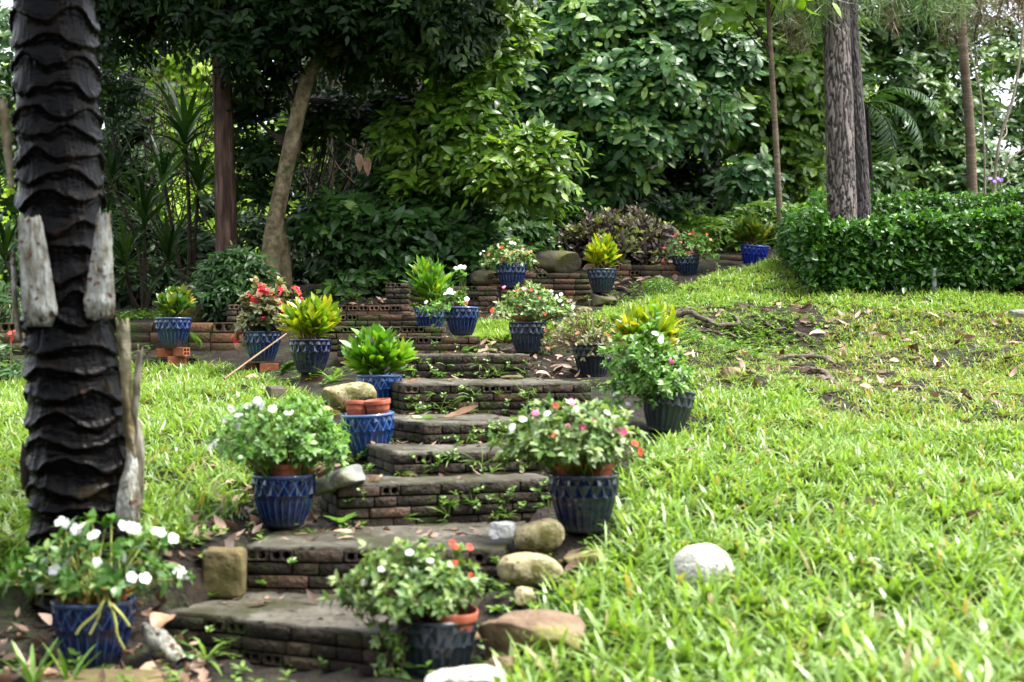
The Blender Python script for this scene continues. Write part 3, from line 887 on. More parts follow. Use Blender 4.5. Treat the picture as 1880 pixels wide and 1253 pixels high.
def plastic_meshes():
    rp = [(.34, 0), (.36, .01), (.455, .70), (.46, .71)]
    rp2 = [(.462, .70), (.50, .705), (.505, .72), (.51, .86), (.505, .875), (.485, .875), (.475, .86), (.44, .5)]
    out = []
    for nm, prof in (("body", rp), ("rim", rp2)):
        na = 64
        th = np.arange(na) / na * 2 * np.pi
        V = np.array([[(r_ * math.cos(t), r_ * math.sin(t), z_) for t in th] for r_, z_ in prof]).reshape(-1, 3)
        idx = np.arange(len(prof) * na).reshape(len(prof), na); rr = np.roll(idx, -1, 1)
        out.append(np_mesh(nm, V, np.stack([idx[:-1], rr[:-1], rr[1:], idx[1:]], -1).reshape(-1, 4)))
        out[-1].materials.append(M['terracotta'])
    so = disc_mesh("soil", .46, .66, .03); so.materials.append(M['potting_soil'])
    return out + [so]


TB, TR, TS = plastic_meshes()


def plastic_pot(label, cx, rim_y, w, d, tilt=(0, 0), loc=None):
    s = w * d / F
    p = P(cx, rim_y, d) if loc is None else np.array(loc)
    root = empty("plastic_pot", p - np.array([0, 0, .87 * s]))
    root.scale = (s, s, s)
    root.rotation_euler = (math.radians(tilt[1]), math.radians(tilt[0]), random.random() * 6)
    for nm, me in (("body", TB), ("rim", TR), ("soil", TS)):
        link(nm, me, None, root)
    tag(root, label, "plant pot", "terracotta plastic pots inside the glazed pots")
    return root


# label, cx, base y, rim width, d, glaze, tilt
POTS = {
    'near': ("cobalt blue glazed pot beside the palm trunk, with trailing pale stems over its front", 172, 1222, 152, 4.28, 'blue', (0, 0)),
    'front': ("dark weathered glazed pot at the foot of the steps with leaves falling over its side", 800, 1256, 150, 4.2, 'dull', (-3, 0)),
    'white': ("cobalt blue glazed pot beside the grey slate slab, under the white-flowered bush", 521, 966, 119, 5.4, 'blue', (0, 0)),
    'empty': ("bright blue glazed pot that holds two empty terracotta pots, leaning slightly", 679, 838, 99, 6.4, 'bright', (-4, 0)),
    'croton_mid': ("blue glazed pot with a green croton, right behind the pot of two empty pots", 696, 756, 84, 7.6, 'bright', (0, 0)),
    'pink': ("very dark navy glazed pot under the pink-flowered bush", 1071, 975, 131, 5.1, 'navy', (0, 0)),
    'tilted': ("dark tilted pot standing in the lawn edge under a white-flowered bush", 1219, 794, 98, 6.7, 'dull', (9, 0)),
    'navy': ("navy glazed pot on an old hollow brick, with a yellow-tipped croton", 570, 685, 77, 8.6, 'navy', (0, 0)),
    'begonia': ("blue glazed pot with red begonias, half hidden behind a stick", 482, 664, 69, 9.4, 'blue', (0, 0)),
    'brick': ("blue glazed pot standing on orange hollow bricks before the low wall", 318, 637, 66, 9.8, 'blue', (0, 0)),
    'vinca': ("blue glazed pot at the right end of the upper steps, with small white vinca", 848, 616, 64, 9.6, 'blue', (0, 0)),
    'vinca_back': ("blue glazed pot half hidden behind the white vinca, with a tall green croton", 790, 612, 58, 10.1, 'blue', (0, 0)),
    'redwhite': ("slate blue glazed pot under the wide red and white flowered bush", 969, 648, 70, 9.3, 'slate', (0, 0)),
    'tired': ("dark pot with a sparse faded bush, on the leaf litter right of the steps", 1089, 693, 76, 8.6, 'dull', (0, 0)),
    'pale': ("blue glazed pot with pale salmon and white flowers, before the grey boulder", 939, 530, 57, 11.4, 'blue', (0, 0)),
    'slate': ("slate blue glazed pot standing on a stone block, with a yellow croton", 1105, 538, 54, 11.5, 'slate', (0, 0)),
    'hill': ("slate blue glazed pot sunk in the hilltop grass with sprawling red flowers", 1260, 510, 51, 12.4, 'slate', (3, 0)),
    'violet': ("electric blue glazed pot, leaning, by the thin tree at the hilltop", 1382, 492, 52, 12.75, 'violet', (-8, 0)),
    'hidden': ("small blue glazed pot hidden behind the tilted pot's bush, with a bright yellow croton", 1195, 700, 62, 8.0, 'blue', (0, 0)),
}
POT = {}
for kx, (lb, cx, by, w, d, gl, tl) in POTS.items():
    root, s = glazed_pot(lb, cx, by, w, d, gl, tl)
    POT[kx] = (np.array(root.location), s, d)


def in_pot(key, dx, dy, w, label, lift=.98, tilt=(0, 0)):
    """a plastic pot standing inside a glazed one, rim `lift` pot-heights up."""
    base, s, d = POT[key]
    plastic_pot(label, 0, 0, w * F / d * s, d, tilt, loc=base + np.array([dx * s, dy * s, lift * s]))


in_pot('near', -.21, -.1, .46, "terracotta plastic pot, left one inside the blue pot beside the palm trunk", .97)
in_pot('near', .22, -.06, .44, "terracotta plastic pot, right one inside the blue pot beside the palm trunk", .99)
in_pot('front', .14, -.04, .66, "terracotta plastic pot inside the dark weathered pot at the foot of the steps", .97, (-8, 0))
in_pot('white', -.24, .02, .44, "terracotta plastic pot, left one in the blue pot beside the slate slab", .97)
in_pot('white', .07, -.17, .50, "terracotta plastic pot, front one in the blue pot beside the slate slab", 1.0)
in_pot('white', .28, .12, .36, "terracotta plastic pot, small right one in the blue pot beside the slate slab", .96)
in_pot('empty', -.25, -.02, .46, "empty terracotta plastic pot, tipped to the left in the bright blue pot", 1.03, (-9, -6))
in_pot('empty', .18, -.02, .50, "empty terracotta plastic pot, upright and taller of two in the bright blue pot", 1.07, (2, -6))
in_pot('pink', -.23, -.08, .43, "terracotta plastic pot, left one in the navy pot of pink flowers", .98)
in_pot('pink', .2, -.08, .47, "terracotta plastic pot, right one in the navy pot of pink flowers", .98)
in_pot('redwhite', -.05, -.1, .6, "terracotta plastic pot in the slate blue pot of red and white flowers", 1.0)
in_pot('vinca', -.1, -.05, .55, "terracotta plastic pot in the pot of small white vinca", .98)
in_pot('pale', 0, 0, .55, "terracotta plastic pot in the pot of pale salmon flowers", 1.0)
in_pot('hill', -.1, -.1, .7, "terracotta plastic pot in the pot of sprawling red flowers on the hilltop", .93)


# ------------------------------------------------------------------ blossoms
def petals_geo(n, L, W, cup=.25, seed=0):
    r = np.random.default_rng(seed)
    a = np.arange(n) / n * 2 * np.pi + r.normal(0, .12, n)
    d = np.stack([np.cos(a), np.sin(a), np.full(n, cup)], -1)
    V, Q, v = leaves(np.zeros((n, 3)) + d * L * .04, d, np.tile(UP, (n, 1)), L, W, .55, -.1,
                     (np.array([0, .3, .62, .88, 1.0]), np.array([.25, .8, 1.0, .85, .45])), 3, r.random(n))
    return V, Q, v


FLOWER = {}
for nm, mat in (('white', 'petal_white'), ('red', 'petal_red'), ('pink', 'petal_pink'), ('salmon', 'petal_salmon'), ('violet', 'petal_violet')):
    FLOWER[nm] = []
    for sd in range(2):
        V, Q, v = petals_geo(5, .5, .46, .2 + .2 * sd, sd)
        me = np_mesh("blossom", V, Q, var=v); me.materials.append(M[mat]); FLOWER[nm].append(me)
# begonia: a loose truss of little flowers
gs = []
r = np.random.default_rng(4)
for i in range(9):
    V, Q, v = petals_geo(4, .24, .22, .6, i)
    Rm = np.array(Euler((r.uniform(-.9, .9), r.uniform(-.9, .9), r.uniform(0, 6))).to_matrix())
    gs.append((V @ Rm.T + r.normal(0, .22, 3), Q, v))
V, Q, v = merge(*gs)
me = np_mesh("blossom", V, Q, var=v); me.materials.append(M['petal_coral']); FLOWER['coral'] = [me]


def blossom(root, p, size, colour, face):
    me = random.choice(FLOWER[colour])
    o = link("blossom", me, None, root)
    o.location = np.asarray(p) - np.array(root.location)
    o.scale = (size * .85, size * random.uniform(.7, .85), size)
    f = (Vector(face) + Vector((random.gauss(0, .35), 0, random.gauss(.15, .4)))).normalized()
    q = f.to_track_quat('Z', 'Y') @ Euler((0, 0, random.random() * 6)).to_quaternion()
    o.rotation_euler = q.to_euler()


# ------------------------------------------------------------------ potted plants
def bush(name, label, cat, key, x0, x1, y0, y1, mat, leafL, n_tips, seed, flowers=(), skew=0, stem='stem_green', per=7, group=None, drop=0.25, st=ST_OVATE, loose=.0,
         extra_tips=None, wid=.5, fsize=None, gaps=0.0):
    """Bushy plant filling the pixel box at the pot's distance: stems fan out of the pot, leaves sit in whorls on them."""
    r = np.random.default_rng(seed)
    base, s, d = POT[key]
    root = empty(name, base + np.array([0, 0, .72 * s]))
    c0 = np.array(root.location)
    pxm = d / F
    cx = ((x0 + x1) / 2 - 940) * pxm; rx = (x1 - x0) / 2 * pxm
    ztop = CZ + (640 - y0) * pxm; zlow = CZ + (640 - y1) * pxm
    zc = zlow + (ztop - zlow) * .30
    # tips over a dome
    dirs = unit(r.normal(size=(n_tips * 3, 3)) + [0, -.15, .25])
    dirs = dirs[dirs[:, 2] > -drop - .2][:n_tips]
    n = len(dirs)
    lump = 1 + .30 * noise(dirs, 1.9, 2, seed % 6) + r.normal(0, .10 + loose, n)
    rad = np.stack([np.full(n, rx), np.full(n, rx * .85), np.where(dirs[:, 2] > 0, ztop - zc, zc - zlow)], -1)
    rr = r.uniform(.55, 1.0, n) ** .5
    tips = np.array([cx, d, zc]) + dirs * rad * (lump * rr)[:, None]
    tips[:, 0] += skew * (tips[:, 2] - zc)
    if extra_tips is not None:
        e = np.array([P(a, b, d - dd) for a, b, dd in extra_tips]); tips = np.vstack([tips, e]); n = len(tips)
    st0 = c0 + np.stack([r.uniform(-.28, .28, n) * s, r.uniform(-.28, .28, n) * s, r.uniform(.02, .12, n) * s], -1)
    st0[:, :2] += np.clip((tips - st0)[:, :2] * .2, -.25 * s, .25 * s)
    mid = st0 * .45 + tips * .55; mid[:, 2] += np.linalg.norm(tips - st0, axis=1) * .13
    t = np.linspace(0, 1, 7)[None, :, None]
    paths = (1 - t) ** 2 * st0[:, None] + 2 * t * (1 - t) * mid[:, None] + t ** 2 * tips[:, None]
    th = .0035 * (leafL / .045)
    part("stems", tubes(paths, np.broadcast_to(np.linspace(th, th * .5, 7), (n, 7)), 5), M[stem], root, c0)
    # leaves: whorls at the tips and some lower down
    axis = unit(paths[:, -1] - paths[:, -3])
    out = unit(tips - np.array([cx, d, zc - .3 * (ztop - zc)]))
    pos, dr, up, ln, var = [], [], [], [], []
    tipv = r.normal(.5, .16, n)
    for k in range(per + 5):
        low = k >= per
        f = r.uniform(.45, .9, n) if low else r.uniform(.9, 1.0, n)
        i = np.clip((f * 6).astype(int), 0, 5)
        q = paths[np.arange(n), i] * (1 - (f * 6 - i))[:, None] + paths[np.arange(n), i + 1] * (f * 6 - i)[:, None]
        a_ = r.uniform(0, 6.28, n) if low else (k * 2.4 + r.normal(0, .35, n))
        ref = np.where(np.abs(axis[:, 2:]) > .9, [[1.0, 0, 0]], [[0, 0, 1.0]])
        e1 = unit(np.cross(axis, ref)); e2 = np.cross(axis, e1)
        spread = .35 + .65 * (k / per) if not low else .9
        dd = unit((np.cos(a_)[:, None] * e1 + np.sin(a_)[:, None] * e2) * spread + axis * (.55 if not low else .25) + [0, 0, .05])
        keep = r.random(n) > (gaps + (.35 if low else 0))
        pos.append(q[keep]); dr.append(dd[keep]); up.append(unit(axis * .6 + out * .35 + UP * .55 + r.normal(0, .22, (n, 3)))[keep])
        ln.append((leafL * r.uniform(.6, 1.2, n) * (1.0 if not low else 1.1))[keep])
        var.append(np.clip(tipv + r.normal(0, .12, n) - (.15 if low else 0) + (.12 if k < 2 else 0), 0, 1)[keep])
    pos, dr, up, ln, var = map(np.concatenate, (pos, dr, up, ln, var))
    part("foliage", leaves(pos, dr, up, ln, ln * wid, r.uniform(.15, .9, len(pos)), .22, st, 3, var), M[mat], root, c0)
    fs = fsize or leafL * .85
    for (fx, fy, col) in flowers:
        dx = (fx - (x0 + x1) / 2) / max((x1 - x0) / 2, 1)
        dy = math.sqrt(max(0, 1 - min(1, dx * dx))) * rx * .6
        p = P(fx, fy, d); p = P(fx, fy, d - dy) if dy > 0 else p
        sz = fs * r.uniform(.85, 1.15)
        # its stalk
        blossom(root, p, sz, col, (r.normal(dx * .5, .3), -1 + r.normal(0, .25), .55 + r.normal(0, .25)))
    tag(root, label, cat, group)
    return root


W, Rd, Pk, Sa = 'white', 'red', 'pink', 'salmon'
near_f = [(122, 962), (148, 966), (172, 983), (225, 965), (248, 972), (285, 975), (318, 988), (178, 1034), (228, 1022), (72, 1082), (30, 1050), (242, 1060), (266, 1062), (328, 1050),
          (340, 1056), (100, 1047), (110, 958), (140, 972), (296, 978), (240, 968)]
bush("impatiens_plant", "leggy impatiens with white flowers in the blue pot beside the palm trunk", "plant", 'near', 40, 320, 958, 1090, 'impatiens_deep', .047, 62, 21,
     [(a, b, W) for a, b in near_f], stem='stem_pale', gaps=.15, fsize=.041,
     extra_tips=[(30, 1060, .05), (60, 1090, .08), (330, 1065, .05), (300, 1000, .05), (345, 1060, .0), (10, 1075, 0), (250, 985, .1), (130, 985, .1), (160, 1000, .12)])
bush("impatiens_plant", "dense pale green impatiens with a few red flowers, spilling over the dark front pot", "plant", 'front', 632, 872, 1005, 1128, 'impatiens_pale', .034, 250, 22,
     [(835, 1003, Rd), (862, 1005, Rd), (866, 1058, Rd), (835, 1033, Rd), (830, 998, Rd), (752, 1015, W), (700, 1045, W), (790, 1030, W), (668, 1070, W)], stem='stem_brown', fsize=.026,
     extra_tips=[(680, 1150, .1), (690, 1180, .12), (700, 1210, .12), (715, 1235, .12), (700, 1245, .1), (730, 1200, .13), (660, 1130, .08), (720, 1170, .13), (690, 1225, .1), (735, 1240, .13),
                 (640, 1110, .03), (650, 1090, .03), (880, 1085, 0), (885, 1060, 0), (870, 1040, 0)])
bush("impatiens_plant", "broad light green impatiens with white flowers, in the pot beside the slate slab", "plant", 'white', 392, 645, 735, 856, 'impatiens', .037, 190, 23,
     [(395, 815, W), (425, 750, W), (438, 762, W), (472, 738, W), (480, 745, W), (437, 783, W), (415, 770, W), (500, 750, W), (455, 745, W), (530, 757, W), (388, 820, W), (402, 812, W)],
     fsize=.042, extra_tips=[(400, 820, 0), (410, 800, .03), (415, 770, .03), (630, 850, .03), (625, 830, .02), (600, 870, .03), (440, 750, .05)])
bush("impatiens_plant", "full impatiens with pink flowers and pale buds in the navy pot", "plant", 'pink', 918, 1180, 740, 848, 'impatiens_pale', .038, 210, 24,
     [(983, 758, Pk), (1050, 738, Pk), (1090, 775, Pk), (1145, 793, Pk), (1137, 790, Pk), (1044, 783, Pk), (1070, 785, Pk), (1115, 757, W), (1020, 745, Sa), (1005, 760, W), (960, 770, W), (940, 785, W),
      (1165, 815, Rd), (1175, 830, Rd), (1060, 752, W), (1020, 800, Sa), (985, 800, W)], fsize=.034,
     extra_tips=[(915, 840, 0), (925, 850, .02), (930, 800, .02), (1005, 735, .03), (1185, 820, 0), (1180, 840, 0), (990, 742, .02)])
bush("impatiens_plant", "white-flowered impatiens with fresh green leaves in the tilted dark pot", "plant", 'tilted', 1108, 1268, 612, 745, 'impatiens', .038, 240, 25,
     [(1150, 668, W), (1160, 663, W), (1140, 675, W), (1192, 678, W), (1178, 700, W), (1186, 711, W), (1130, 724, W), (1117, 733, W), (1152, 742, W), (1203, 612, W), (1213, 625, W), (1250, 680, W),
      (1272, 650, W), (1140, 705, W), (1232, 663, Pk), (1165, 705, W)], skew=-.15, fsize=.04,
     extra_tips=[(1115, 740, .1), (1130, 745, .12), (1150, 755, .12), (1170, 740, .14), (1200, 740, .14), (1110, 715, .06), (1260, 720, .05), (1205, 605, 0)])
bush("impatiens_plant", "wide bush of red and white flowers in the slate blue pot above the leaf litter", "plant", 'redwhite', 900, 1048, 525, 590, 'impatiens_pale', .038, 130, 26,
     [(948, 533, Rd), (962, 530, Pk), (975, 533, Rd), (990, 548, Sa), (995, 560, Rd), (903, 570, Rd), (935, 575, Rd), (953, 562, Rd), (1000, 577, Rd), (925, 527, Pk), (1012, 540, W), (1022, 545, W),
      (1028, 552, W), (1035, 560, W), (1048, 565, W), (1012, 535, W), (1002, 607, Rd), (1012, 635, Rd), (1006, 640, Rd), (985, 536, W), (1052, 563, W), (1030, 541, W)], fsize=.036,
     extra_tips=[(1005, 610, .05), (1010, 625, .04), (1015, 640, .03), (1000, 650, .05), (1020, 600, 0), (1045, 585, 0), (1050, 570, 0), (905, 580, 0)])
bush("impatiens_plant", "sparse brownish fading impatiens in the dark pot on the leaf litter", "plant", 'tired', 1008, 1138, 566, 655, 'impatiens_tired', .032, 110, 27,
     [(1115, 615, Rd), (1060, 612, Sa)], stem='stem_brown', loose=.1, gaps=.28, fsize=.03,
     extra_tips=[(1055, 655, .1), (1070, 658, .12), (1085, 650, .13), (1105, 645, .12), (1125, 640, .05), (1115, 660, .1)])
bush("impatiens_plant", "pale round bush of salmon flowers with white ones at its sides, before the boulder", "plant", 'pale', 884, 984, 446, 496, 'impatiens_pale', .036, 95, 28,
     [(921, 454, Rd), (960, 457, Sa), (897, 468, Sa), (923, 477, Rd), (938, 466, Sa), (968, 467, Sa), (938, 446, W), (945, 447, W), (888, 461, W), (882, 466, W), (982, 479, W), (915, 450, W), (950, 460, Sa),
      (975, 462, Sa), (930, 460, Sa)], fsize=.034)
bush("impatiens_plant", "sprawling red-flowered impatiens in the sunk pot on the hilltop", "plant", 'hill', 1222, 1322, 428, 482, 'impatiens', .034, 85, 29,
     [(1272, 427, Rd), (1266, 430, Sa), (1298, 430, Rd), (1240, 432, Rd), (1220, 455, Rd), (1217, 478, Rd), (1305, 440, Sa), (1250, 445, Sa)], stem='stem_brown', gaps=.15, fsize=.034,
     extra_tips=[(1218, 465, 0), (1225, 475, 0), (1240, 435, 0), (1300, 500, .05), (1320, 490, .05)])
bush("vinca_plant", "small white vinca in the pot at the right end of the upper steps", "plant", 'vinca', 778, 866, 528, 582, 'impatiens', .036, 55, 30,
     [(824, 536, W), (826, 534, W), (782, 555, W), (857, 549, W), (818, 539, W), (831, 538, W)], fsize=.045,
     extra_tips=[(845, 495, 0), (848, 500, .02), (850, 508, 0), (838, 498, 0), (855, 505, 0), (790, 580, .05), (795, 600, .05), (803, 610, .05), (842, 505, 0)])
b_, s_, d_ = POT['vinca']
vr_ = [o for o in COL.objects if o.name.startswith('vinca_plant')][0]
for (fx, fy) in ((845, 490), (838, 493), (852, 491)):
    blossom(vr_, P(fx, fy, d_ - .02), .045, 'white', (0, -1, .7))
bush("begonia_plant", "bronze-leaved begonia with clusters of coral red flowers behind the stick", "plant", 'begonia', 440, 552, 522, 612, 'begonia', .05, 110, 31,
     [(478, 527, 'coral'), (484, 533, 'coral'), (475, 540, 'coral'), (468, 555, 'coral'), (463, 552, 'coral'), (490, 537, 'coral'), (515, 533, 'coral'), (545, 530, 'coral'), (548, 540, 'coral'), (552, 550, 'coral'),
      (500, 545, 'coral'), (445, 584, 'coral'), (450, 588, 'coral'), (443, 612, 'coral'), (436, 622, 'coral'), (430, 625, 'coral'), (500, 565, 'coral'), (520, 575, 'coral'), (513, 558, 'coral'), (460, 545, 'coral'),
      (485, 585, 'coral')], stem='stem_brown', wid=.78, fsize=.055, gaps=.15,
     extra_tips=[(440, 600, .05), (435, 615, .04), (446, 588, .02), (450, 635, .05), (480, 525, 0), (545, 535, 0), (450, 610, .05)])


def croton(label, key, x0, x1, y0, y1, mat, leafL, n_tips, seed, leaves_per=11,  st=ST_OBLONG, upright=.9, wid=.26):
    r = np.random.default_rng(seed)
    base, s, d = POT[key]
    root = empty("croton_plant", base + np.array([0, 0, .70 * s])); c0 = np.array(root.location)
    pxm = d / F
    cx = ((x0 + x1) / 2 - 940) * pxm; rx = (x1 - x0) / 2 * pxm
    ztop = CZ + (640 - y0) * pxm; H = ztop - c0[2]
    a_ = r.uniform(0, 6.28, n_tips); q = np.sqrt(r.uniform(0, 1, n_tips))
    tips = np.stack([cx + np.cos(a_) * q * rx * .72, d + np.sin(a_) * q * rx * .6, c0[2] + H * (.78 - .3 * q ** 2) * r.uniform(.72, 1.02, n_tips)], -1)
    st0 = c0 + np.stack([np.cos(a_) * q * .22 * s, np.sin(a_) * q * .22 * s, 0 * q], -1)
    t = np.linspace(0, 1, 6)[None, :, None]
    mid = (st0 + tips) / 2; mid[:, 2] += .05 * H
    paths = (1 - t) ** 2 * st0[:, None] + 2 * t * (1 - t) * mid[:, None] + t ** 2 * tips[:, None]
    part("stems", tubes(paths, np.broadcast_to(np.linspace(.005, .003, 6), (n_tips, 6)), 5), M['stem_brown'], root, c0)
    axis = unit(tips - mid)
    n = n_tips
    pos, dr, up, ln, var = [], [], [], [], []
    tv = r.normal(.5, .17, n)
    leaves_per += 7; n_small = 1
    for k in range(leaves_per):
        f = 1 - .88 * (k / leaves_per) * r.uniform(.6, 1.1, n)
        i = np.clip((f * 5).astype(int), 0, 4); w_ = (f * 5 - i)[:, None]
        p = paths[np.arange(n), i] * (1 - w_) + paths[np.arange(n), i + 1] * w_
        ang = k * 2.4 + r.normal(0, .3, n)
        ref = np.tile([0, 1.0, 0], (n, 1)); e1 = unit(np.cross(axis, ref)); e2 = np.cross(axis, e1)
        sp = .18 + .75 * (k / leaves_per)
        dd = unit((np.cos(ang)[:, None] * e1 + np.sin(ang)[:, None] * e2) * sp + axis * upright)
        pos.append(p); dr.append(dd); up.append(unit(axis + r.normal(0, .25, (n, 3)) - dd * .2))
        ln.append(leafL * r.uniform(.7, 1.15, n) * (1 if k < leaves_per * .75 else .8))
        var.append(np.clip(tv + r.normal(0, .16, n) - .12 + .25 * (k / leaves_per) * r.random(n), 0, 1))
    pos, dr, up, ln, var = map(np.concatenate, (pos, dr, up, ln, var))
    part("foliage", leaves(pos, dr, up, ln, ln * wid * r.uniform(.8, 1.2, len(pos)), r.uniform(.1, .6, len(pos)), .3, st, 3, var), M[mat], root, c0)
    tag(root, label, "plant", "crotons in pots")
    return root


croton("bright green croton with broad upright leaves behind the two empty pots", 'croton_mid', 634, 750, 612, 702, 'croton', .135, 17, 41, 12, wid=.30)
croton("croton turning yellow at its right side, in the navy pot on an old brick", 'navy', 516, 630, 545, 622, 'croton_yellow', .125, 22, 42, 12, wid=.26)
croton("small green and orange croton in the pot on orange hollow bricks", 'brick', 286, 355, 523, 585, 'croton_dark', .10, 18, 43, 12, wid=.36)
croton("small golden croton in the slate pot on the stone block", 'slate', 1074, 1134, 434, 490, 'croton_yellow', .115, 20, 44, 12, wid=.28)
croton("dark green and gold croton in the leaning electric blue pot", 'violet', 1342, 1420, 405, 462, 'croton_dark', .14, 16, 45, 12, wid=.26)
croton("tall green croton with long wavy leaves behind the white vinca", 'vinca_back', 748, 824, 487, 572, 'croton', .17, 14, 46, 11, wid=.22)
croton("yellow-green croton rising behind the white flowers of the tilted pot", 'hidden', 1136, 1252, 570, 668, 'croton_yellow', .15, 16, 47, 11, wid=.27)

# pale bare stems of the near impatiens trailing over the pot
pot_n, s_n, d_n = POT['near']
imp = [o for o in COL.objects if o.name == 'impatiens_plant'][0]
tr = []
for pts in ([(195, 1085, 0), (192, 1100, .14), (178, 1125, .17), (150, 1150, .185), (140, 1165, .19)], [(195, 1085, 0), (200, 1105, .15), (212, 1140, .165), (215, 1165, .165), (228, 1192, .15)],
            [(196, 1090, .08), (185, 1115, .16), (180, 1135, .17), (165, 1165, .18)], [(205, 1110, .15), (222, 1128, .16), (238, 1150, .15)]):
    tr.append(smooth_path([P(a, b, d_n - dd) for a, b, dd in pts], 14))
part("trailing_stem", tubes(np.array(tr), np.broadcast_to(np.linspace(.0052, .0036, 14), (len(tr), 14)), 7), M['stem_pale'], imp, imp.location)


# ------------------------------------------------------------------ stones
def stone(name, label, cx, cyy, w, h, d, mat, seed, depth=.8, rough=.10, power=2.6, cat="stone", rz=0.0, sub=5, facet=0, roll=0.0, group=None):
    bm = bmesh.new(); bmesh.ops.create_icosphere(bm, subdivisions=sub, radius=1)
    V = np.array([v.co[:] for v in bm.verts]); T = np.array([[v.index for v in f.verts] for f in bm.faces]); bm.free()
    V = np.sign(V) * np.abs(V) ** (2.0 / power)
    r = np.random.default_rng(seed)
    for _ in range(facet):
        n_ = unit(r.normal(size=3)); lim = r.uniform(.55, .85)
        s_ = V @ n_; V = V - np.clip(s_ - lim, 0, 9)[:, None] * n_ * .92
    V = V * (1 + rough * noise(V, .8, 3, seed % 6) + rough * .25 * noise(V, 4, 2, (seed + 2) % 6))[:, None]
    V /= np.abs(V).max(0)
    hx, hz = w / 2 * d / F, h / 2 * d / F
    V = V * [hx, hx * depth, hz]
    if roll:
        ca, sa = math.cos(math.radians(roll)), math.sin(math.radians(roll))
        V = np.stack([V[:, 0] * ca - V[:, 2] * sa, V[:, 1], V[:, 0] * sa + V[:, 2] * ca], -1)
    me = np_mesh(name, V, None, T)
    o = link(name, me, M[mat], None, P(cx, cyy, d))
    o.rotation_euler = (0, 0, rz)
    tag(o, label, cat, group)
    return o


stone("boulder", "round pale boulder half sunk in the bright lawn", 1290, 1056, 122, 120, 4.72, 'stone_white', 1, .9, .06, 2.2)
stone("river_stone", "smooth tan river stone, upper of two beside the navy pot", 990, 986, 96, 62, 4.95, 'stone_tan', 2, .75, .07, 2.3, roll=14)
stone("river_stone", "smooth tan river stone, lower and longer of two at the end of a step", 974, 1048, 124, 64, 4.72, 'stone_tan', 3, .7, .06, 2.4, roll=-4)
stone("flat_stone", "flat greyish slab lying in the grass right of the two tan stones", 1064, 1026, 80, 36, 4.9, 'stone_brown', 4, 1.0, .05, 5, facet=3)
stone("rock", "large flat brown rock with moss in the bottom grass", 980, 1196, 205, 150, 4.25, 'stone_brown', 5, .8, .12, 3.2, facet=7)
stone("rock", "pale grey rock cut by the bottom edge, before the dark pot", 850, 1246, 150, 50, 3.98, 'stone_white', 6, .9, .10, 3, facet=6)
stone("rock", "small buff rock between the pale grey rock and the large brown one", 925, 1226, 60, 42, 4.02, 'stone_brown', 26, .8, .12, 3, facet=5)
stone("concrete_lump", "small white lump of broken concrete on a tread", 922, 974, 50, 32, 4.97, 'concrete', 7, .8, .14, 5, facet=2)
stone("rock", "square mossy rock filling the left end of a step", 413, 1052, 78, 96, 4.85, 'stone_moss', 8, .8, .07, 9)
stone("slate_slab", "grey slate slab leaning beside the step and the blue pot", 622, 886, 100, 44, 5.5, 'stone_grey', 9, .8, .05, 5, facet=6, roll=22)
stone("rock", "buff rock half hidden behind the pot of the green croton", 640, 732, 104, 66, 7.45, 'stone_tan', 10, .9, .07, 2.6, facet=3)
stone("rock", "upright mossy rock behind the pot on orange bricks", 352, 556, 72, 90, 11.0, 'stone_moss', 11, .7, .08, 2.6, facet=3)
stone("boulder", "low grey boulder on the wall behind the pale-flowered pot", 1022, 482, 92, 44, 12.1, 'stone_dark', 12, .8, .06, 2.5, facet=4)
stone("boulder", "rounded dark boulder behind the purple bush", 1215, 446, 76, 70, 13.3, 'stone_dark', 13, .8, .07, 2.6)
stone("stone_block", "squarish stone block carrying the slate pot", 1108, 552, 48, 30, 11.5, 'stone_dark', 14, .9, .06, 6, facet=3)
stone("rock", "small rock in the grass left of the stone block", 1072, 574, 34, 22, 11.0, 'stone_brown', 15, .9, .1, 2.6)
stone("rock", "flat buff stone in the lawn beside the tilted pot's flowers", 1342, 690, 52, 34, 8.1, 'stone_brown', 16, .9, .1, 3, facet=5, roll=-10)
stone("rock", "small pinkish stone right of the flat buff stone in the lawn", 1378, 690, 24, 22, 8.1, 'stone_brown', 27, .9, .1, 3, facet=4)
stone("rock", "grey stone in the worn lawn before the hedge", 1868, 580, 34, 26, 10.2, 'stone_grey', 17, .9, .08, 2.8)
stone("rock", "small tan rock under the lower river stone", 965, 1096, 42, 42, 4.55, 'stone_tan', 18, .8, .12, 3.4, facet=4)
stone("rock", "low brownish stone in the left lawn beside the fern", 505, 725, 40, 40, 7.9, 'stone_dark', 19, .5, .08, 3, facet=5)
stone("rock", "flat mossy stone on a tread beside the leaf litter", 940, 694, 44, 10, 8.2, 'stone_moss', 20, .8, .1, 2.4)
stone("flat_stone", "pale flat stone on the litter left of the slate blue pot", 895, 646, 36, 12, 9.15, 'stone_tan', 21, .8, .06, 4, facet=4)
stone("rock", "dark stone in the bottom corner beside the near blue pot", 20, 1205, 70, 50, 4.3, 'stone_dark', 22, .9, .1, 2.6)
stone("rock", "mossy tan rock at the bottom edge below the near blue pot", 190, 1252, 260, 34, 4.05, 'stone_moss', 23, .5, .1, 3)
stone("rock", "dark mossy boulder behind the tall vinca on the wall", 893, 512, 60, 34, 11.9, 'stone_dark', 24, .8, .08, 2.5)
mp_ = P(1208, 528, 11.6)
r = np.random.default_rng(33)
dv = unit(r.normal(size=(1500, 3)) * [1, 1, .7] + [0, 0, .5])
pos = mp_ + dv * np.array([.15, .13, .075]) * (1 + .15 * noise(dv, 2, 2, 1))[:, None] * r.uniform(.55, 1, (1500, 1))
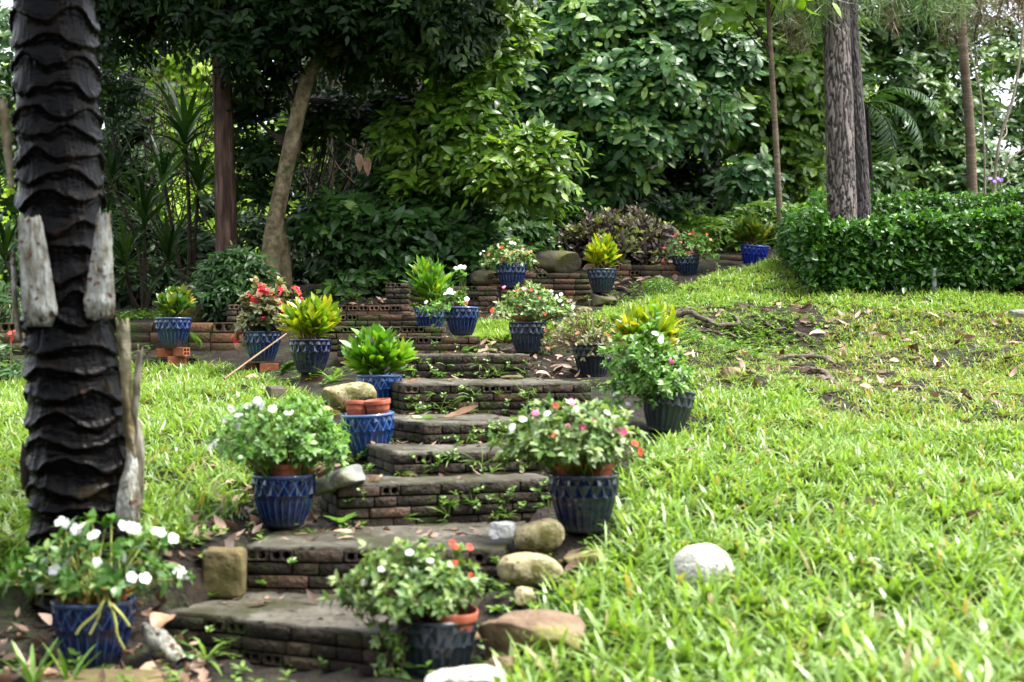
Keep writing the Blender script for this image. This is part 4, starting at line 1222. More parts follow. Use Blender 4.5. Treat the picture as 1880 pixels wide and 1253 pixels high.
mo = part("moss_mound", leaves(pos, unit(dv + r.normal(0, .6, (1500, 3))), dv, r.uniform(.012, .03, 1500), .007, .5, .1, ST_SMALL, 3), M['weed'], None, mp_)
tag(mo, "round cushion of green moss beside the hilltop red flowers", "moss")


# ------------------------------------------------------------------ hollow bricks, stick, wood, fallen leaves, roots
def hollow_brick(label, cx, cyy, w, d, rz, mat='hollow', rx=0.0):
    """ribbed hollow brick, 80 x 80 x 180 shape, four square holes through it; w = end width in px"""
    H = w * d / F; Ln = H * 2.1
    bm = bmesh.new()
    # cross-section: a 2 x 2 grid of cells between walls
    e = H * .12; cell = (H - 3 * e) / 2
    xs = [0, e, e + cell, 2 * e + cell, 2 * e + 2 * cell, H]
    gridv = {}
    for k, yy in enumerate((0, Ln)):
        for i, a in enumerate(xs):
            for j, b in enumerate(xs):
                gridv[i, j, k] = bm.verts.new((a - H / 2, yy - Ln / 2, b - H / 2))
    def q(*vv): bm.faces.new(vv)
    hole = lambda i, j: i in (1, 3) and j in (1, 3)
    for i in range(5):
        for j in range(5):
            if hole(i, j):
                g_ = gridv
                q(g_[i, j, 0], g_[i, j, 1], g_[i + 1, j, 1], g_[i + 1, j, 0]); q(g_[i + 1, j, 0], g_[i + 1, j, 1], g_[i + 1, j + 1, 1], g_[i + 1, j + 1, 0])
                q(g_[i + 1, j + 1, 0], g_[i + 1, j + 1, 1], g_[i, j + 1, 1], g_[i, j + 1, 0]); q(g_[i, j + 1, 0], g_[i, j + 1, 1], g_[i, j, 1], g_[i, j, 0])
                continue
            q(gridv[i, j, 0], gridv[i + 1, j, 0], gridv[i + 1, j + 1, 0], gridv[i, j + 1, 0])
            q(gridv[i, j, 1], gridv[i, j + 1, 1], gridv[i + 1, j + 1, 1], gridv[i + 1, j, 1])
    # outer walls with lengthwise ribs
    nr = 9
    for sd in range(4):
        ring = []
        for m_ in range(nr * 2 + 1):
            f = m_ / (nr * 2) * H - H / 2; o_ = H / 2 + (.02 * H if m_ % 2 else 0.0)
            x_, z_ = {0: (f, -o_), 1: (o_, f), 2: (-f, o_), 3: (-o_, -f)}[sd]
            ring.append((bm.verts.new((x_, -Ln / 2, z_)), bm.verts.new((x_, Ln / 2, z_))))
        for m_ in range(nr * 2):
            q(ring[m_][0], ring[m_ + 1][0], ring[m_ + 1][1], ring[m_][1])
    bmesh.ops.recalc_face_normals(bm, faces=bm.faces)
    me = bpy.data.meshes.new("hollow_brick"); bm.to_mesh(me); bm.free()
    o = link("hollow_brick", me, M[mat], None, P(cx, cyy, d))
    o.rotation_euler = (0, rx, math.radians(rz))
    tag(o, label, "brick", "hollow bricks under the pots")


hollow_brick("orange hollow brick, upper left of the three under the left pot", 303, 648, 15, 9.8, -62)
hollow_brick("orange hollow brick with its four holes facing out, under the left pot", 333, 646, 15, 9.75, 50)
hollow_brick("orange hollow brick at the bottom of the pile under the left pot", 325, 663, 16, 9.78, -76)
hollow_brick("dark hollow brick lying beside the bottom one of the left pile", 352, 664, 15, 9.9, 15, 'hollow_old')
hollow_brick("old hollow brick directly under the navy pot", 572, 693, 17, 8.6, -70, 'hollow_old')
hollow_brick("old hollow brick below another, half sunk in the soil under the navy pot", 585, 711, 18, 8.55, -84, 'hollow_old')
hollow_brick("old hollow brick at the left under the begonia pot", 468, 674, 15, 9.4, -60, 'hollow_old')
hollow_brick("reddish hollow brick at the right under the begonia pot", 494, 676, 16, 9.35, -80, 'hollow')

stick_p = smooth_path([P(412, 696, 8.7), P(468, 655, 8.95), P(526, 613, 9.15)], 12)
st_ = part("bamboo_stick", tubes(stick_p[None], np.linspace(.0075, .005, 12)[None], 8), M['bamboo'], None, stick_p[0])
tag(st_, "thin reddish stick leaning from the lawn against the begonia pot", "stick")

wood = smooth_path([P(262, 1150, 4.35), P(290, 1175, 4.3), P(330, 1218, 4.25)], 30)
w_ = part("driftwood", (lambda g_: (g_[0] + noise(g_[0], 22, 3, 1)[:, None] * .006, g_[1], g_[2]))(tubes(wood[None], np.concatenate([np.linspace(.012, .034, 15), np.linspace(.034, .022, 15)])[None], 14)),
          M['stub'], None, wood[0])
tag(w_, "lichen-spotted piece of dead wood beside the near blue pot", "wood")


def fallen_leaf(label, cx, cyy, w, d, az_deg, mat='dead_leaf', pitch=.15, curl=.9, var=.5, wid=.5, z=None):
    L_ = w * d / F
    a_ = math.radians(az_deg)
    p = P(cx, cyy, d)
    dr = np.array([[math.cos(a_), math.sin(a_), pitch]])
    V, Q, v = leaves(p[None] - unit(dr) * L_ / 2, dr, np.array([[0, -.35, 1.0]]), L_, L_ * wid, curl, .35, (np.linspace(0, 1, 12), np.sin(np.linspace(.05, 3.1, 12)) ** .8), 5, [var])
    V = V + noise(V, 30, 2, int(cx) % 6)[:, None] * .004 * UP
    stalk = tubes(np.array([[p - unit(dr)[0] * L_ * .5, p - unit(dr)[0] * L_ * .6, p - unit(dr)[0] * L_ * .72 + [0, 0, -.003]]]), np.array([[.0022, .0018, .0015]]), 5)
    o = part("fallen_leaf", merge((V, Q, np.full(len(V), var)), (stalk[0], stalk[1], np.full(len(stalk[0]), .1))), M[mat], None, p)
    tag(o, label, "leaf", "big fallen leaves")


fallen_leaf("curled brown leaf standing between the near blue pot and the bottom step", 298, 1132, 62, 4.35, 75, var=.75, pitch=.9, wid=.75)
fallen_leaf("flat pinkish brown leaf on the soil before the near blue pot", 284, 1228, 58, 4.2, 10, var=.9, pitch=.02, curl=.3, wid=.7)
fallen_leaf("brown leaf under the near blue pot's right side", 236, 1190, 50, 4.25, 120, var=.55)
fallen_leaf("dull brown leaf in the bottom left corner", 78, 1232, 56, 4.05, 20, var=.6, curl=.4)
fallen_leaf("red-brown curled leaf lying on a tread in the middle of the steps", 850, 766, 66, 6.55, 0, var=.2, pitch=.0, curl=-.7, wid=.5)
fallen_leaf("small red leaf at the left of the upper tread", 757, 703, 36, 7.3, 0, var=.2, pitch=.0, curl=-.5, wid=.45)
fallen_leaf("pale curled leaf on the tread beside the slate slab", 690, 874, 36, 5.55, 130, var=.95, wid=.7)
fallen_leaf("long tan leaf on the worn lawn below the hedge", 1508, 607, 50, 9.6, 15, var=.95, pitch=.3, wid=.4)
fallen_leaf("dark brown curled leaf in the middle of the right lawn", 1636, 776, 50, 7.4, -5, var=.35, pitch=.05, wid=.4)
fallen_leaf("small pale leaf in the right lawn above the round boulder", 1437, 880, 34, 6.0, 25, var=1.0, wid=.6)
fallen_leaf("pinkish leaf at the bottom edge of the right lawn", 1452, 1240, 50, 3.9, 70, var=.95, wid=.65, pitch=.4)
fallen_leaf("orange-brown leaf lying on top of the clipped hedge", 1845, 397, 34, 11.3, 10, var=.85, wid=.5)
fallen_leaf("red-brown leaf at the foot of the hedge", 1752, 566, 26, 10.3, 20, var=.3, wid=.4)
fallen_leaf("brown leaf in the soil beside the white-flowered pot", 442, 968, 42, 5.35, 30, var=.5, wid=.6)
fallen_leaf("large brown leaf in the litter under the dark pot's right side", 888, 1165, 60, 4.25, 60, var=.45, wid=.65)
fallen_leaf("pale pink leaf among the litter right of the upper steps", 1000, 683, 34, 8.2, 15, var=1.0, wid=.55)
fallen_leaf("pinkish broad leaf in the left lawn beside the buff rock", 610, 750, 44, 7.3, 40, var=.95, wid=.7)
fallen_leaf("reddish leaf in the left lawn below the stick", 468, 690, 36, 8.9, 5, var=.6, wid=.5)
fallen_leaf("brown leaf on the bank left of the root", 1368, 645, 24, 9.0, 80, var=.8, wid=.6)
fallen_leaf("dry curled leaf on the soil before the bottom step", 640, 972, 60, 5.3, 8, var=.8, wid=.25)


def root_thing(label, pts, r0, r1, seed):
    p = smooth_path([P(*q) for q in pts], 40)
    p[:, 2] = np.minimum(p[:, 2] + .004, ground_z(p[:, 0], p[:, 1]) + .040 - .045 * np.abs(np.linspace(-1, 1, 40)) ** 4)
    p = p + np.stack([noise(p, 9, 2, seed), 0 * p[:, 0], noise(p, 9, 2, seed + 1)], -1) * .02
    br = []
    for i_ in (9, 17, 26, 33):
        a_ = p[i_]; sg = 1 if i_ % 2 else -1
        e = a_ + np.array([sg * .10 + (p[i_ + 3] - a_)[0] * 2, -.22 * sg + .05, 0]); e[2] = gz(e[0], e[1]) - .012
        m_ = (a_ + e) / 2; m_[2] = gz(m_[0], m_[1]) + .004
        br.append(smooth_path([a_, m_, e], 40))
    V, Q, v = merge(tubes(p[None], (np.linspace(r0, r1, 40) * .8 * (1 + .25 * noise(p, 14, 2, seed)))[None], 12), tubes(np.array(br), np.tile(np.linspace(r1 * .55, r1 * .2, 40), (4, 1)), 8))
    V = V + noise(V, 26, 3, seed)[:, None] * .009
    o = part("tree_root", (V, Q, v), M['root'], None, p[0])
    tag(o, label, "root", "exposed tree roots in the lawn")


root_thing("long exposed root with a loop, on the upper bank", [(1180, 570, 10.5), (1215, 578, 10.3), (1260, 574, 10.1), (1290, 586, 10.0), (1330, 590, 9.95), (1352, 578, 10.0), (1340, 566, 10.2)], .026, .018, 1)
root_thing("thin root running along the top of the bare bank", [(1240, 575, 10.4), (1300, 560, 10.5), (1360, 560, 10.5), (1420, 575, 10.2)], .018, .012, 2)
root_thing("dark root arching out of the middle of the lawn", [(1425, 640, 9.2), (1455, 628, 9.15), (1490, 624, 9.1), (1530, 636, 9.0)], .022, .018, 3)
root_thing("stubby grey root standing over a hollow in the lawn", [(1460, 660, 8.8), (1495, 655, 8.75), (1520, 672, 8.65), (1515, 710, 8.4)], .022, .018, 4)
root_thing("thin root trailing down the dark soil ledge below the looped root", [(1385, 580, 10.1), (1400, 592, 10.0), (1425, 604, 9.9), (1480, 612, 9.85)], .014, .008, 1)
root_thing("thin forked root along the foot of the dark soil ledge", [(1265, 600, 10.0), (1300, 612, 9.85), (1350, 618, 9.8), (1400, 632, 9.7)], .013, .008, 2)
root_thing("low root at the rim of the small hollow in the lawn", [(1470, 700, 8.4), (1500, 692, 8.4), (1518, 690, 8.4), (1560, 740, 7.8), (1575, 760, 7.6)], .015, .022, 5)


# ------------------------------------------------------------------ weeds on risers, ferns
r = np.random.default_rng(77)
gs = []
stalks = []
for k in range(0, 8):
    a, b = step_lines[k]
    zt = a[2]; zb = P(STEPS[k][0], STEPS[k][5], STEPS[k][2])[2]
    u = b - a; L_ = np.linalg.norm(u); u = u / L_; nrm = np.array([u[1], -u[0], 0])
    n = [10, 9, 34, 22, 22, 46, 34, 8][k]
    cl = r.uniform(0, L_, 6)
    s = np.clip(np.where(r.random(n) < .6, cl[r.integers(0, 6, n)] + r.normal(0, .05, n), r.uniform(0, L_, n)), .02, L_ - .02)
    z = r.uniform(0, 1, n) ** 1.5 * (zt - zb) * .8 + zb
    base = a + u * s[:, None]; base[:, 2] = z
    base = base + nrm * .004
    for i in range(n):
        m = r.integers(5, 11)
        h = r.uniform(.03, .09)
        ax = unit(nrm * r.uniform(.3, .9) + UP * r.uniform(.3, 1) + u * r.normal(0, .5))
        if r.random() < .45:       # grassy tuft
            a_ = r.uniform(0, 6.28, m)
            dd = unit(ax + np.stack([np.cos(a_), np.sin(a_) * .6 - .2, r.uniform(0, .6, m)], -1) * .7)
            gs.append(leaves(np.tile(base[i], (m, 1)), dd, np.tile(UP, (m, 1)) + nrm * .5 + r.normal(0, .2, (m, 3)), r.uniform(.4, 1, m) * h * 1.4, .005, r.uniform(.4, 1.6, m), .1, ST_BLADE, 2))
        else:
            f = r.uniform(.15, 1, m)
            stalks.append(np.array([base[i], base[i] + ax * h * .5 + UP * .006, base[i] + ax * h]))
            a_ = np.arange(m) * 2.4
            dd = unit(np.stack([np.cos(a_), np.sin(a_), np.full(m, .3)], -1) + ax * .4)
            gs.append(leaves(base[i] + ax * (f * h)[:, None], dd, np.tile(UP * .6 + nrm * .6, (m, 1)) + r.normal(0, .25, (m, 3)), r.uniform(.012, .026, m), r.uniform(.007, .014, m), .5, .2, ST_OVATE, 3))
gs.append(tubes(np.array(stalks), np.tile([.0016, .0013, .001], (len(stalks), 1)), 4))
# seedlings along the borders
for (cx, cyy, d, n) in ((600, 955, 5.45, 26), (350, 1245, 4.1, 16), (300, 1010, 4.95, 40), (690, 850, 6.1, 40), (740, 780, 6.6, 30), (1100, 985, 5.0, 26), (1000, 1120, 4.5, 40), (900, 1180, 4.25, 20),
                        (640, 505, 12.0, 60), (700, 505, 12.2, 60), (760, 545, 11.3, 30), (1250, 620, 9.4, 90), (1330, 620, 9.4, 90), (1180, 700, 7.8, 50), (1290, 560, 10.6, 90), (1380, 600, 9.8, 90), (960, 620, 9.9, 50),
                        (1150, 520, 11.7, 60), (250, 665, 9.8, 40), (590, 690, 8.8, 40), (90, 1190, 4.2, 20), (270, 588, 11.6, 70), (330, 586, 11.8, 60), (230, 592, 11.3, 60), (480, 560, 11.6, 60), (560, 550, 11.8, 60), (600, 535, 12.2, 60), (1360, 612, 9.9, 70), (1440, 606, 9.9, 70)):
    w0 = P(cx, cyy, d)
    x = w0[0] + r.normal(0, .16, n); y = w0[1] + r.normal(0, .16, n); z = ground_z(x, y)
    for i in range(n):
        m = r.integers(4, 9); a_ = np.arange(m) * 2.4 + r.random() * 6; h = r.uniform(.01, .07)
        f = r.uniform(.3, 1, m)
        p = np.array([x[i], y[i], z[i]])
        dd = np.stack([np.cos(a_), np.sin(a_), r.uniform(.1, .9, m)], -1)
        gs.append(leaves(p + UP * (f * h)[:, None], dd, np.tile(UP, (m, 1)) + r.normal(0, .25, (m, 3)), r.uniform(.016, .045, m), r.uniform(.009, .018, m), .6, .2, ST_OVATE, 3))
wd = part("weeds", merge(*gs), M['weed'])
tag(wd, "small weeds and seedlings sprouting from the risers and bare soil", "weeds", kind='stuff')


def frond_geo(base, tip_dir, L_, n, r, wmax, droop=1.1, up=UP, lw=.22):
    """a feather-shaped frond: leaflets along an arching midrib"""
    t = np.linspace(0, 1, n)
    d0 = unit(np.array(tip_dir, float)); side = unit(np.cross(d0, up)); nr = np.cross(side, d0)
    th = droop * t
    mid = base + (L_ * np.sin(th) / droop)[:, None] * d0 - (L_ * (1 - np.cos(th)) / droop)[:, None] * nr
    tan = unit(np.gradient(mid, axis=0))
    prof = np.sin(np.pi * np.clip(t * .86 + .12, 0, 1)) * wmax
    pos = np.concatenate([mid, mid]); sg = np.concatenate([np.ones(n), -np.ones(n)])
    dd = unit(np.concatenate([tan, tan]) * .45 + sg[:, None] * side + r.normal(0, .06, (2 * n, 3)))
    lnn = np.concatenate([prof, prof]) * L_
    ups = np.concatenate([np.cross(np.tile(side, (n, 1)), tan)] * 2)
    g1 = leaves(pos, dd, ups, lnn, lnn * lw, .5, .15, ST_LEAF, 3, np.clip(r.normal(.5, .15, 2 * n), 0, 1))
    m_ = mid[::max(1, n // 12)]
    g2 = tubes(m_[None], np.linspace(.004, .001, len(m_))[None] * (L_ / .3), 5)
    return merge(g1, g2)


def fern(label, cx, cyy, d, L_, nf, seed, aim=(0, -.3, .8), spread=.9):
    r = np.random.default_rng(seed)
    p = P(cx, cyy, d)
    root = empty("fern", p)
    for i in range(nf):
        dd = np.array(aim) + r.normal(0, spread, 3) * [1, .5, .3]
        part("frond", frond_geo(p, dd, L_ * r.uniform(.8, 1.1), 18, r, .26, 1.0), M['fern'], root, p)
    tag(root, label, "fern", "small ferns")


fern("fern growing between the begonia pot and the navy pot", 515, 690, 8.9, .24, 6, 3, (.1, -.3, .9), .5)
fern("little fern on the tread beside the pale flat stone", 850, 650, 9.0, .12, 4, 4, (.5, -.4, .6), .5)
fern("thin fern hanging on the low wall right of the left pot", 368, 640, 9.95, .16, 2, 5, (.1, -.3, 1), .2)


def rosette(name, label, cat, base, L_, W_, n, mat, seed, lean=(0, 0, 0), droop=(.5, 1.6), upl=(.2, 1.6), group=None, st=ST_STRAP, fold=.25):
    r = np.random.default_rng(seed)
    a_ = np.arange(n) * 2.39996 + r.normal(0, .2, n)
    e = r.uniform(upl[0], upl[1], n)
    dd = np.stack([np.cos(a_), np.sin(a_), e], -1) + np.array(lean)
    up = np.stack([-np.cos(a_) * e, -np.sin(a_) * e, np.ones(n)], -1)
    g = leaves(np.tile(base, (n, 1)) + unit(dd) * .01, dd, up, L_ * r.uniform(.65, 1.1, n), W_ * r.uniform(.8, 1.15, n), r.uniform(*droop, n), fold, st, 3)
    o = part(name, g, M[mat], None, base)
    tag(o, label, cat, group)
    return o


rosette("spider_plant", "grassy strap-leaved plant on the soil before the bottom step", "plant", P(378, 1215, 4.25), .16, .010, 13, 'weed', 5)
rosette("spider_plant", "strap-leaved plant between the old bricks and the buff rock", "plant", P(610, 702, 8.5), .17, .018, 12, 'weed', 6)
rosette("seedling", "two broad leaves of a seedling at the foot of the slate slab", "plant", P(628, 962, 5.4), .08, .045, 5, 'impatiens', 7, st=ST_OVATE, droop=(.2, .6), upl=(.3, .8))
rosette("seedling", "pale broad-leaved seedling beside the middle steps", "plant", P(772, 775, 6.7), .10, .05, 6, 'impatiens_pale', 8, st=ST_OVATE, droop=(.2, .8), upl=(.3, .9))
rosette("strap_plant", "upright blades of grass in front of the near blue pot", "plant", P(60, 1262, 3.95), .15, .016, 7, 'weed', 9, upl=(1.2, 2.6), droop=(.1, .5))
rosette("strap_plant", "few upright blades beside the near blue pot's foot", "plant", P(125, 1262, 4.0), .14, .016, 5, 'weed', 10, upl=(1.0, 2.6), droop=(.1, .5))
# ------------------------------------------------------------------ the palm trunk in front
def palm_trunk():
    prof = [(1150, 158, 205), (1050, 156, 206), (950, 152, 203), (800, 146, 196), (700, 137, 186), (600, 127, 176), (450, 116, 168), (300, 108, 164), (0, 100, 162), (-400, 92, 160), (-900, 84, 158)]
    d = 4.78
    z_ = np.array([CZ + (640 - q[0]) / F * d for q in prof]); x_ = np.array([(q[1] - 940) / F * d for q in prof]); r_ = np.array([q[2] / 2 * d / F for q in prof])
    base = np.array([x_[0], d, z_[0]])
    H = z_[-1] - z_[0]
    nz_, na = 640, 260
    z = np.linspace(0, H, nz_); th = np.arange(na) / na * 2 * np.pi
    TH, Z = np.meshgrid(th, z)
    cx = np.interp(Z + z_[0], z_, x_) - base[0]; R0 = np.interp(Z + z_[0], z_, r_) * .93
    pitch = .078
    n = 4
    q3 = np.stack([np.cos(TH) * 1.2, np.sin(TH) * 1.2, Z * 2.2], -1)
    wob = noise(q3, 1.3, 3, 1)
    # rows of leaf scars: wavy boundaries, shifted half a scar from row to row
    best = np.full(Z.shape, -1e9); nxt = np.full(Z.shape, 1e9); row = np.zeros(Z.shape)
    K = int(H / pitch) + 3
    for k in range(-2, K):
        rs = np.random.default_rng(k + 50)
        b = k * pitch + rs.normal(0, .010) + pitch * (.25 + .05 * rs.normal()) * np.cos(n * TH + k * math.pi + .35 * k + rs.normal(0, .35)) + wob * .014 + .003 * noise(q3, 3.2, 3, k % 6) + .004 * np.cos((n + 3) * TH + k * 1.9)
        m = (b <= Z) & (b > best); best = np.where(m, b, best); row = np.where(m, k, row)
        m2 = (b > Z) & (b < nxt); nxt = np.where(m2, b, nxt)
    span = np.maximum(nxt - best, .004)
    v = np.clip((Z - best) / span, 0, 1)
    thick = np.clip(span / (1.6 * pitch), 0, 1)
    lipn = .6 + .8 * np.clip(noise(q3, 4.5, 2, 2) + .4, 0, 1)
    R = R0 * (1 + .014 * wob) + (.006 + .014 * thick) * (.5 - v) - .007 * thick * np.sin(np.pi * v) + .0045 * lipn * np.exp(-((v - .11) / .08) ** 2) + .003 * lipn * np.exp(-((v - .90) / .08) ** 2)
    R = R - .003 * np.exp(-v / .05) + .0022 * np.sin(v * 17 + 4 * wob) * (1.15 - thick) * np.clip(noise(q3, 3, 2, 1) + .5, 0, 1)
    for kk in range(12):     # broken lips and splinters
        rs = np.random.default_rng(900 + kk)
        zc, tc_, wd_, hh_ = rs.uniform(0, 2.4), rs.uniform(3.3, 6.1), rs.uniform(.12, .35), rs.uniform(.008, .018)
        R = R - rs.uniform(.004, .010) * np.exp(-((TH - tc_ + .4 * (Z - zc) * 8) / wd_) ** 2 - ((Z - zc) / hh_) ** 2)
    fib = noise(np.stack([np.cos(TH) * 2, np.sin(TH) * 2, Z * 60], -1), 1.0, 2, 4)
    R = R + .0016 * fib * (1 - thick) + .0012 * noise(q3, 14, 2, 2)
    var = np.clip((1 - thick) * .55 + .9 * np.exp(-v / .08) * np.clip(noise(q3, 2.4, 2, 5) + .25, 0, 1) * 1.6, 0, 1)
    V = np.stack([cx + R * np.cos(TH), R * np.sin(TH), Z], -1).reshape(-1, 3)
    idx = np.arange(nz_ * na).reshape(nz_, na); rr = np.roll(idx, -1, 1)
    Q = np.stack([idx[:-1], rr[:-1], rr[1:], idx[1:]], -1).reshape(-1, 4)
    m, N, L, b, out = new_mat('palm_bark')
    at = N.new("ShaderNodeAttribute"); at.attribute_name = "var"
    tc = N.new("ShaderNodeTexCoord")
    mp = N.new("ShaderNodeMapping"); mp.inputs['Scale'].default_value = (1, 1, 2.4); L.new(tc.outputs['Object'], mp.inputs[0])
    nz1 = N.new("ShaderNodeTexNoise"); nz1.inputs['Scale'].default_value = 13; nz1.inputs['Detail'].default_value = 8; L.new(mp.outputs[0], nz1.inputs[0])
    c1 = ramp(N, [(.0006, .0006, .0008), (.0014, .0014, .0018), (.004, .0038, .0038)], [.3, .52, .74]); L.new(nz1.outputs[0], c1.inputs[0])
    c2 = ramp(N, [(.0015, .0012, .001), (.006, .0034, .002), (.040, .019, .009)], [.38, .56, .76]); L.new(nz1.outputs[0], c2.inputs[0])
    mx = N.new("ShaderNodeMix"); mx.data_type = 'RGBA'; L.new(at.outputs['Fac'], mx.inputs['Factor']); L.new(c1.outputs[0], mx.inputs['A']); L.new(c2.outputs[0], mx.inputs['B'])
    # olive lichen on the lower trunk
    n3 = N.new("ShaderNodeTexNoise"); n3.inputs['Scale'].default_value = 7; n3.inputs['Detail'].default_value = 5; L.new(tc.outputs['Object'], n3.inputs[0])
    sp = N.new("ShaderNodeSeparateXYZ"); L.new(tc.outputs['Object'], sp.inputs[0])
    hm = N.new("ShaderNodeMapRange"); hm.inputs[1].default_value = 1.3; hm.inputs[2].default_value = .2; hm.inputs[3].default_value = -.18; hm.inputs[4].default_value = .02; L.new(sp.outputs['Z'], hm.inputs[0])
    ad = N.new("ShaderNodeMath"); ad.operation = 'ADD'; L.new(n3.outputs[0], ad.inputs[0]); L.new(hm.outputs[0], ad.inputs[1])
    mr = N.new("ShaderNodeMapRange"); mr.inputs[1].default_value = .56; mr.inputs[2].default_value = .62; mr.inputs[4].default_value = .7; L.new(ad.outputs[0], mr.inputs[0])
    m2 = N.new("ShaderNodeMix"); m2.data_type = 'RGBA'; L.new(mr.outputs[0], m2.inputs['Factor']); L.new(mx.outputs['Result'], m2.inputs['A']); m2.inputs['B'].default_value = (.018, .014, .006, 1)
    L.new(m2.outputs['Result'], b.inputs['Base Color'])
    b.inputs['Roughness'].default_value = .25; b.inputs['Specular IOR Level'].default_value = .055
    bp = N.new("ShaderNodeBump"); bp.inputs['Strength'].default_value = .6; bp.inputs['Distance'].default_value = .004
    n4 = N.new("ShaderNodeTexNoise"); n4.inputs['Scale'].default_value = 45; n4.inputs['Detail'].default_value = 5; L.new(mp.outputs[0], n4.inputs[0])
    L.new(n4.outputs[0], bp.inputs['Height']); L.new(bp.outputs[0], b.inputs['Normal'])
    root = empty("palm_tree", base)
    link("trunk", np_mesh("trunk", V, Q, var=var.ravel()), m, root)
    tag(root, "thick black scaly palm trunk with torn pale frond stubs, at the left edge", "palm tree")

    # frond stubs: wedges of old leaf stalk clasping the trunk (left edge, right edge at top; at bottom)
    def stub(pts, mat, thick=.022, label=None, seed=1):
        # pts: rows (py, xl, xr, toward-camera offset)
        rows = []
        ns = 26
        py = np.linspace(pts[0][0], pts[-1][0], ns)
        A = np.array(pts, float)
        xl = np.interp(py, A[:, 0], A[:, 1]); xr = np.interp(py, A[:, 0], A[:, 2]); of = np.interp(py, A[:, 0], A[:, 3])
        nc = 14
        u = np.linspace(0, 1, nc)
        r = np.random.default_rng(seed)
        front, back = [], []
        for i in range(ns):
            x = xl[i] + (xr[i] - xl[i]) * u
            top = (1 - i / (ns - 1)) ** 6 * r.normal(0, 5, nc) if i < 3 else np.zeros(nc)
            for arr, kk in ((front, 1), (back, -1)):
                dd = d - of[i] - kk * thick * np.sin(np.pi * np.clip(u, .06, .94)) ** .6 * .9
                arr.append(np.stack([(x - 940) / F * dd, dd, CZ + (640 - (py[i] + top)) / F * dd], -1))
        Fv = np.array(front); Bv = np.array(back)
        Fv = Fv + (noise(Fv, 16, 3, seed) * .007)[..., None] * np.array([0, -1.0, 0]) + (noise(Fv, 40, 2, seed) * .003)[..., None] * np.array([1.0, 0, 0])
        i1 = np.arange(ns * nc).reshape(ns, nc); i2 = i1 + ns * nc
        Q = [np.stack([i1[:-1, :-1], i1[1:, :-1], i1[1:, 1:], i1[:-1, 1:]], -1).reshape(-1, 4), np.stack([i2[:-1, :-1], i2[:-1, 1:], i2[1:, 1:], i2[1:, :-1]], -1).reshape(-1, 4)]
        e = np.concatenate([i1[0], i1[1:, -1], i1[-1, ::-1][1:], i1[::-1, 0][1:-1]]); e2 = e + ns * nc
        Q.append(np.stack([e, np.roll(e, -1), np.roll(e2, -1), e2], -1))
        V_ = np.concatenate([Fv.reshape(-1, 3), Bv.reshape(-1, 3)])
        o = part("frond_stub", (V_, np.concatenate(Q), np.full(len(V_), .5)), mat, root, base)
        if label: o['label'] = label
    moss_stub = noise_mat('stub_with_olive_base', [(.06, .045, .02), (.16, .125, .06), (.32, .29, .20), (.50, .50, .44)], 6, bump=.9, bscale=24, moss=(.10, .08, .02), moss_amt=.4)
    stub([(398, 32, 74, .155), (440, 34, 84, .155), (520, 38, 98, .155), (575, 42, 106, .15), (600, 52, 96, .13)], M['stub'], seed=1, label="lichen-white frond stub on the trunk's left side")
    stub([(392, 178, 203, .13), (440, 172, 204, .14), (500, 164, 208, .14), (555, 154, 211, .14), (585, 160, 208, .12)], M['stub'], seed=2, label="lichen-white frond stub on the trunk's right side")
    stub([(185, -2, 14, .04), (260, 4, 22, .05), (345, 16, 26, .05)], moss_stub, .012, seed=3)
    stub([(462, 20, 28, .05), (540, 22, 32, .06), (625, 30, 42, .05)], M['stub'], .012, seed=4)
    stub([(590, 212, 238, .06), (650, 218, 240, .06), (760, 226, 243, .06), (830, 232, 252, .06), (870, 236, 254, .05)], moss_stub, .016, seed=5)
    stub([(642, 252, 263, .07), (700, 244, 258, .07), (780, 240, 252, .06)], M['dead_wood'], .010, seed=6)
    stub([(770, 244, 258, .05), (830, 244, 266, .06), (900, 240, 264, .06), (930, 246, 262, .05)], M['dead_wood'], .012, seed=7)
    stub([(840, 234, 254, .10), (880, 222, 254, .12), (930, 212, 258, .13), (960, 214, 256, .12)], M['stub'], .026, seed=8, label="mossy white frond stub low on the trunk")
    stub([(815, 40, 56, .02), (850, 36, 60, .03), (900, 40, 62, .02)], M['bark_dark'], .014, seed=9)


palm_trunk()


# the palm's crown, unseen high above the picture, added to shade the trunk
palm_root = [o for o in COL.objects if o.name == 'palm_tree'][0]
pr = np.random.default_rng(71)
ptop = P(84, -900, 4.78)
for i in range(20):
    a_ = i * 2.39996; e_ = pr.uniform(-.1, 1.1)
    part("frond", frond_geo(ptop, (math.cos(a_), math.sin(a_), e_), pr.uniform(1.8, 2.3), 46, pr, .26, 1.2, lw=.07), M['f_dark'], palm_root, palm_root.location)


# ------------------------------------------------------------------ trees and shrubs
def blob_w(blobs):
    if blobs[0][0] == 'w':
        return np.array([b[1:4] for b in blobs], float), np.array([b[4] for b in blobs], float)
    Cn = np.array([P(b[0], b[1], b[2]) for b in blobs])
    R = np.array([b[3] * b[2] / F for b in blobs])
    return Cn, R


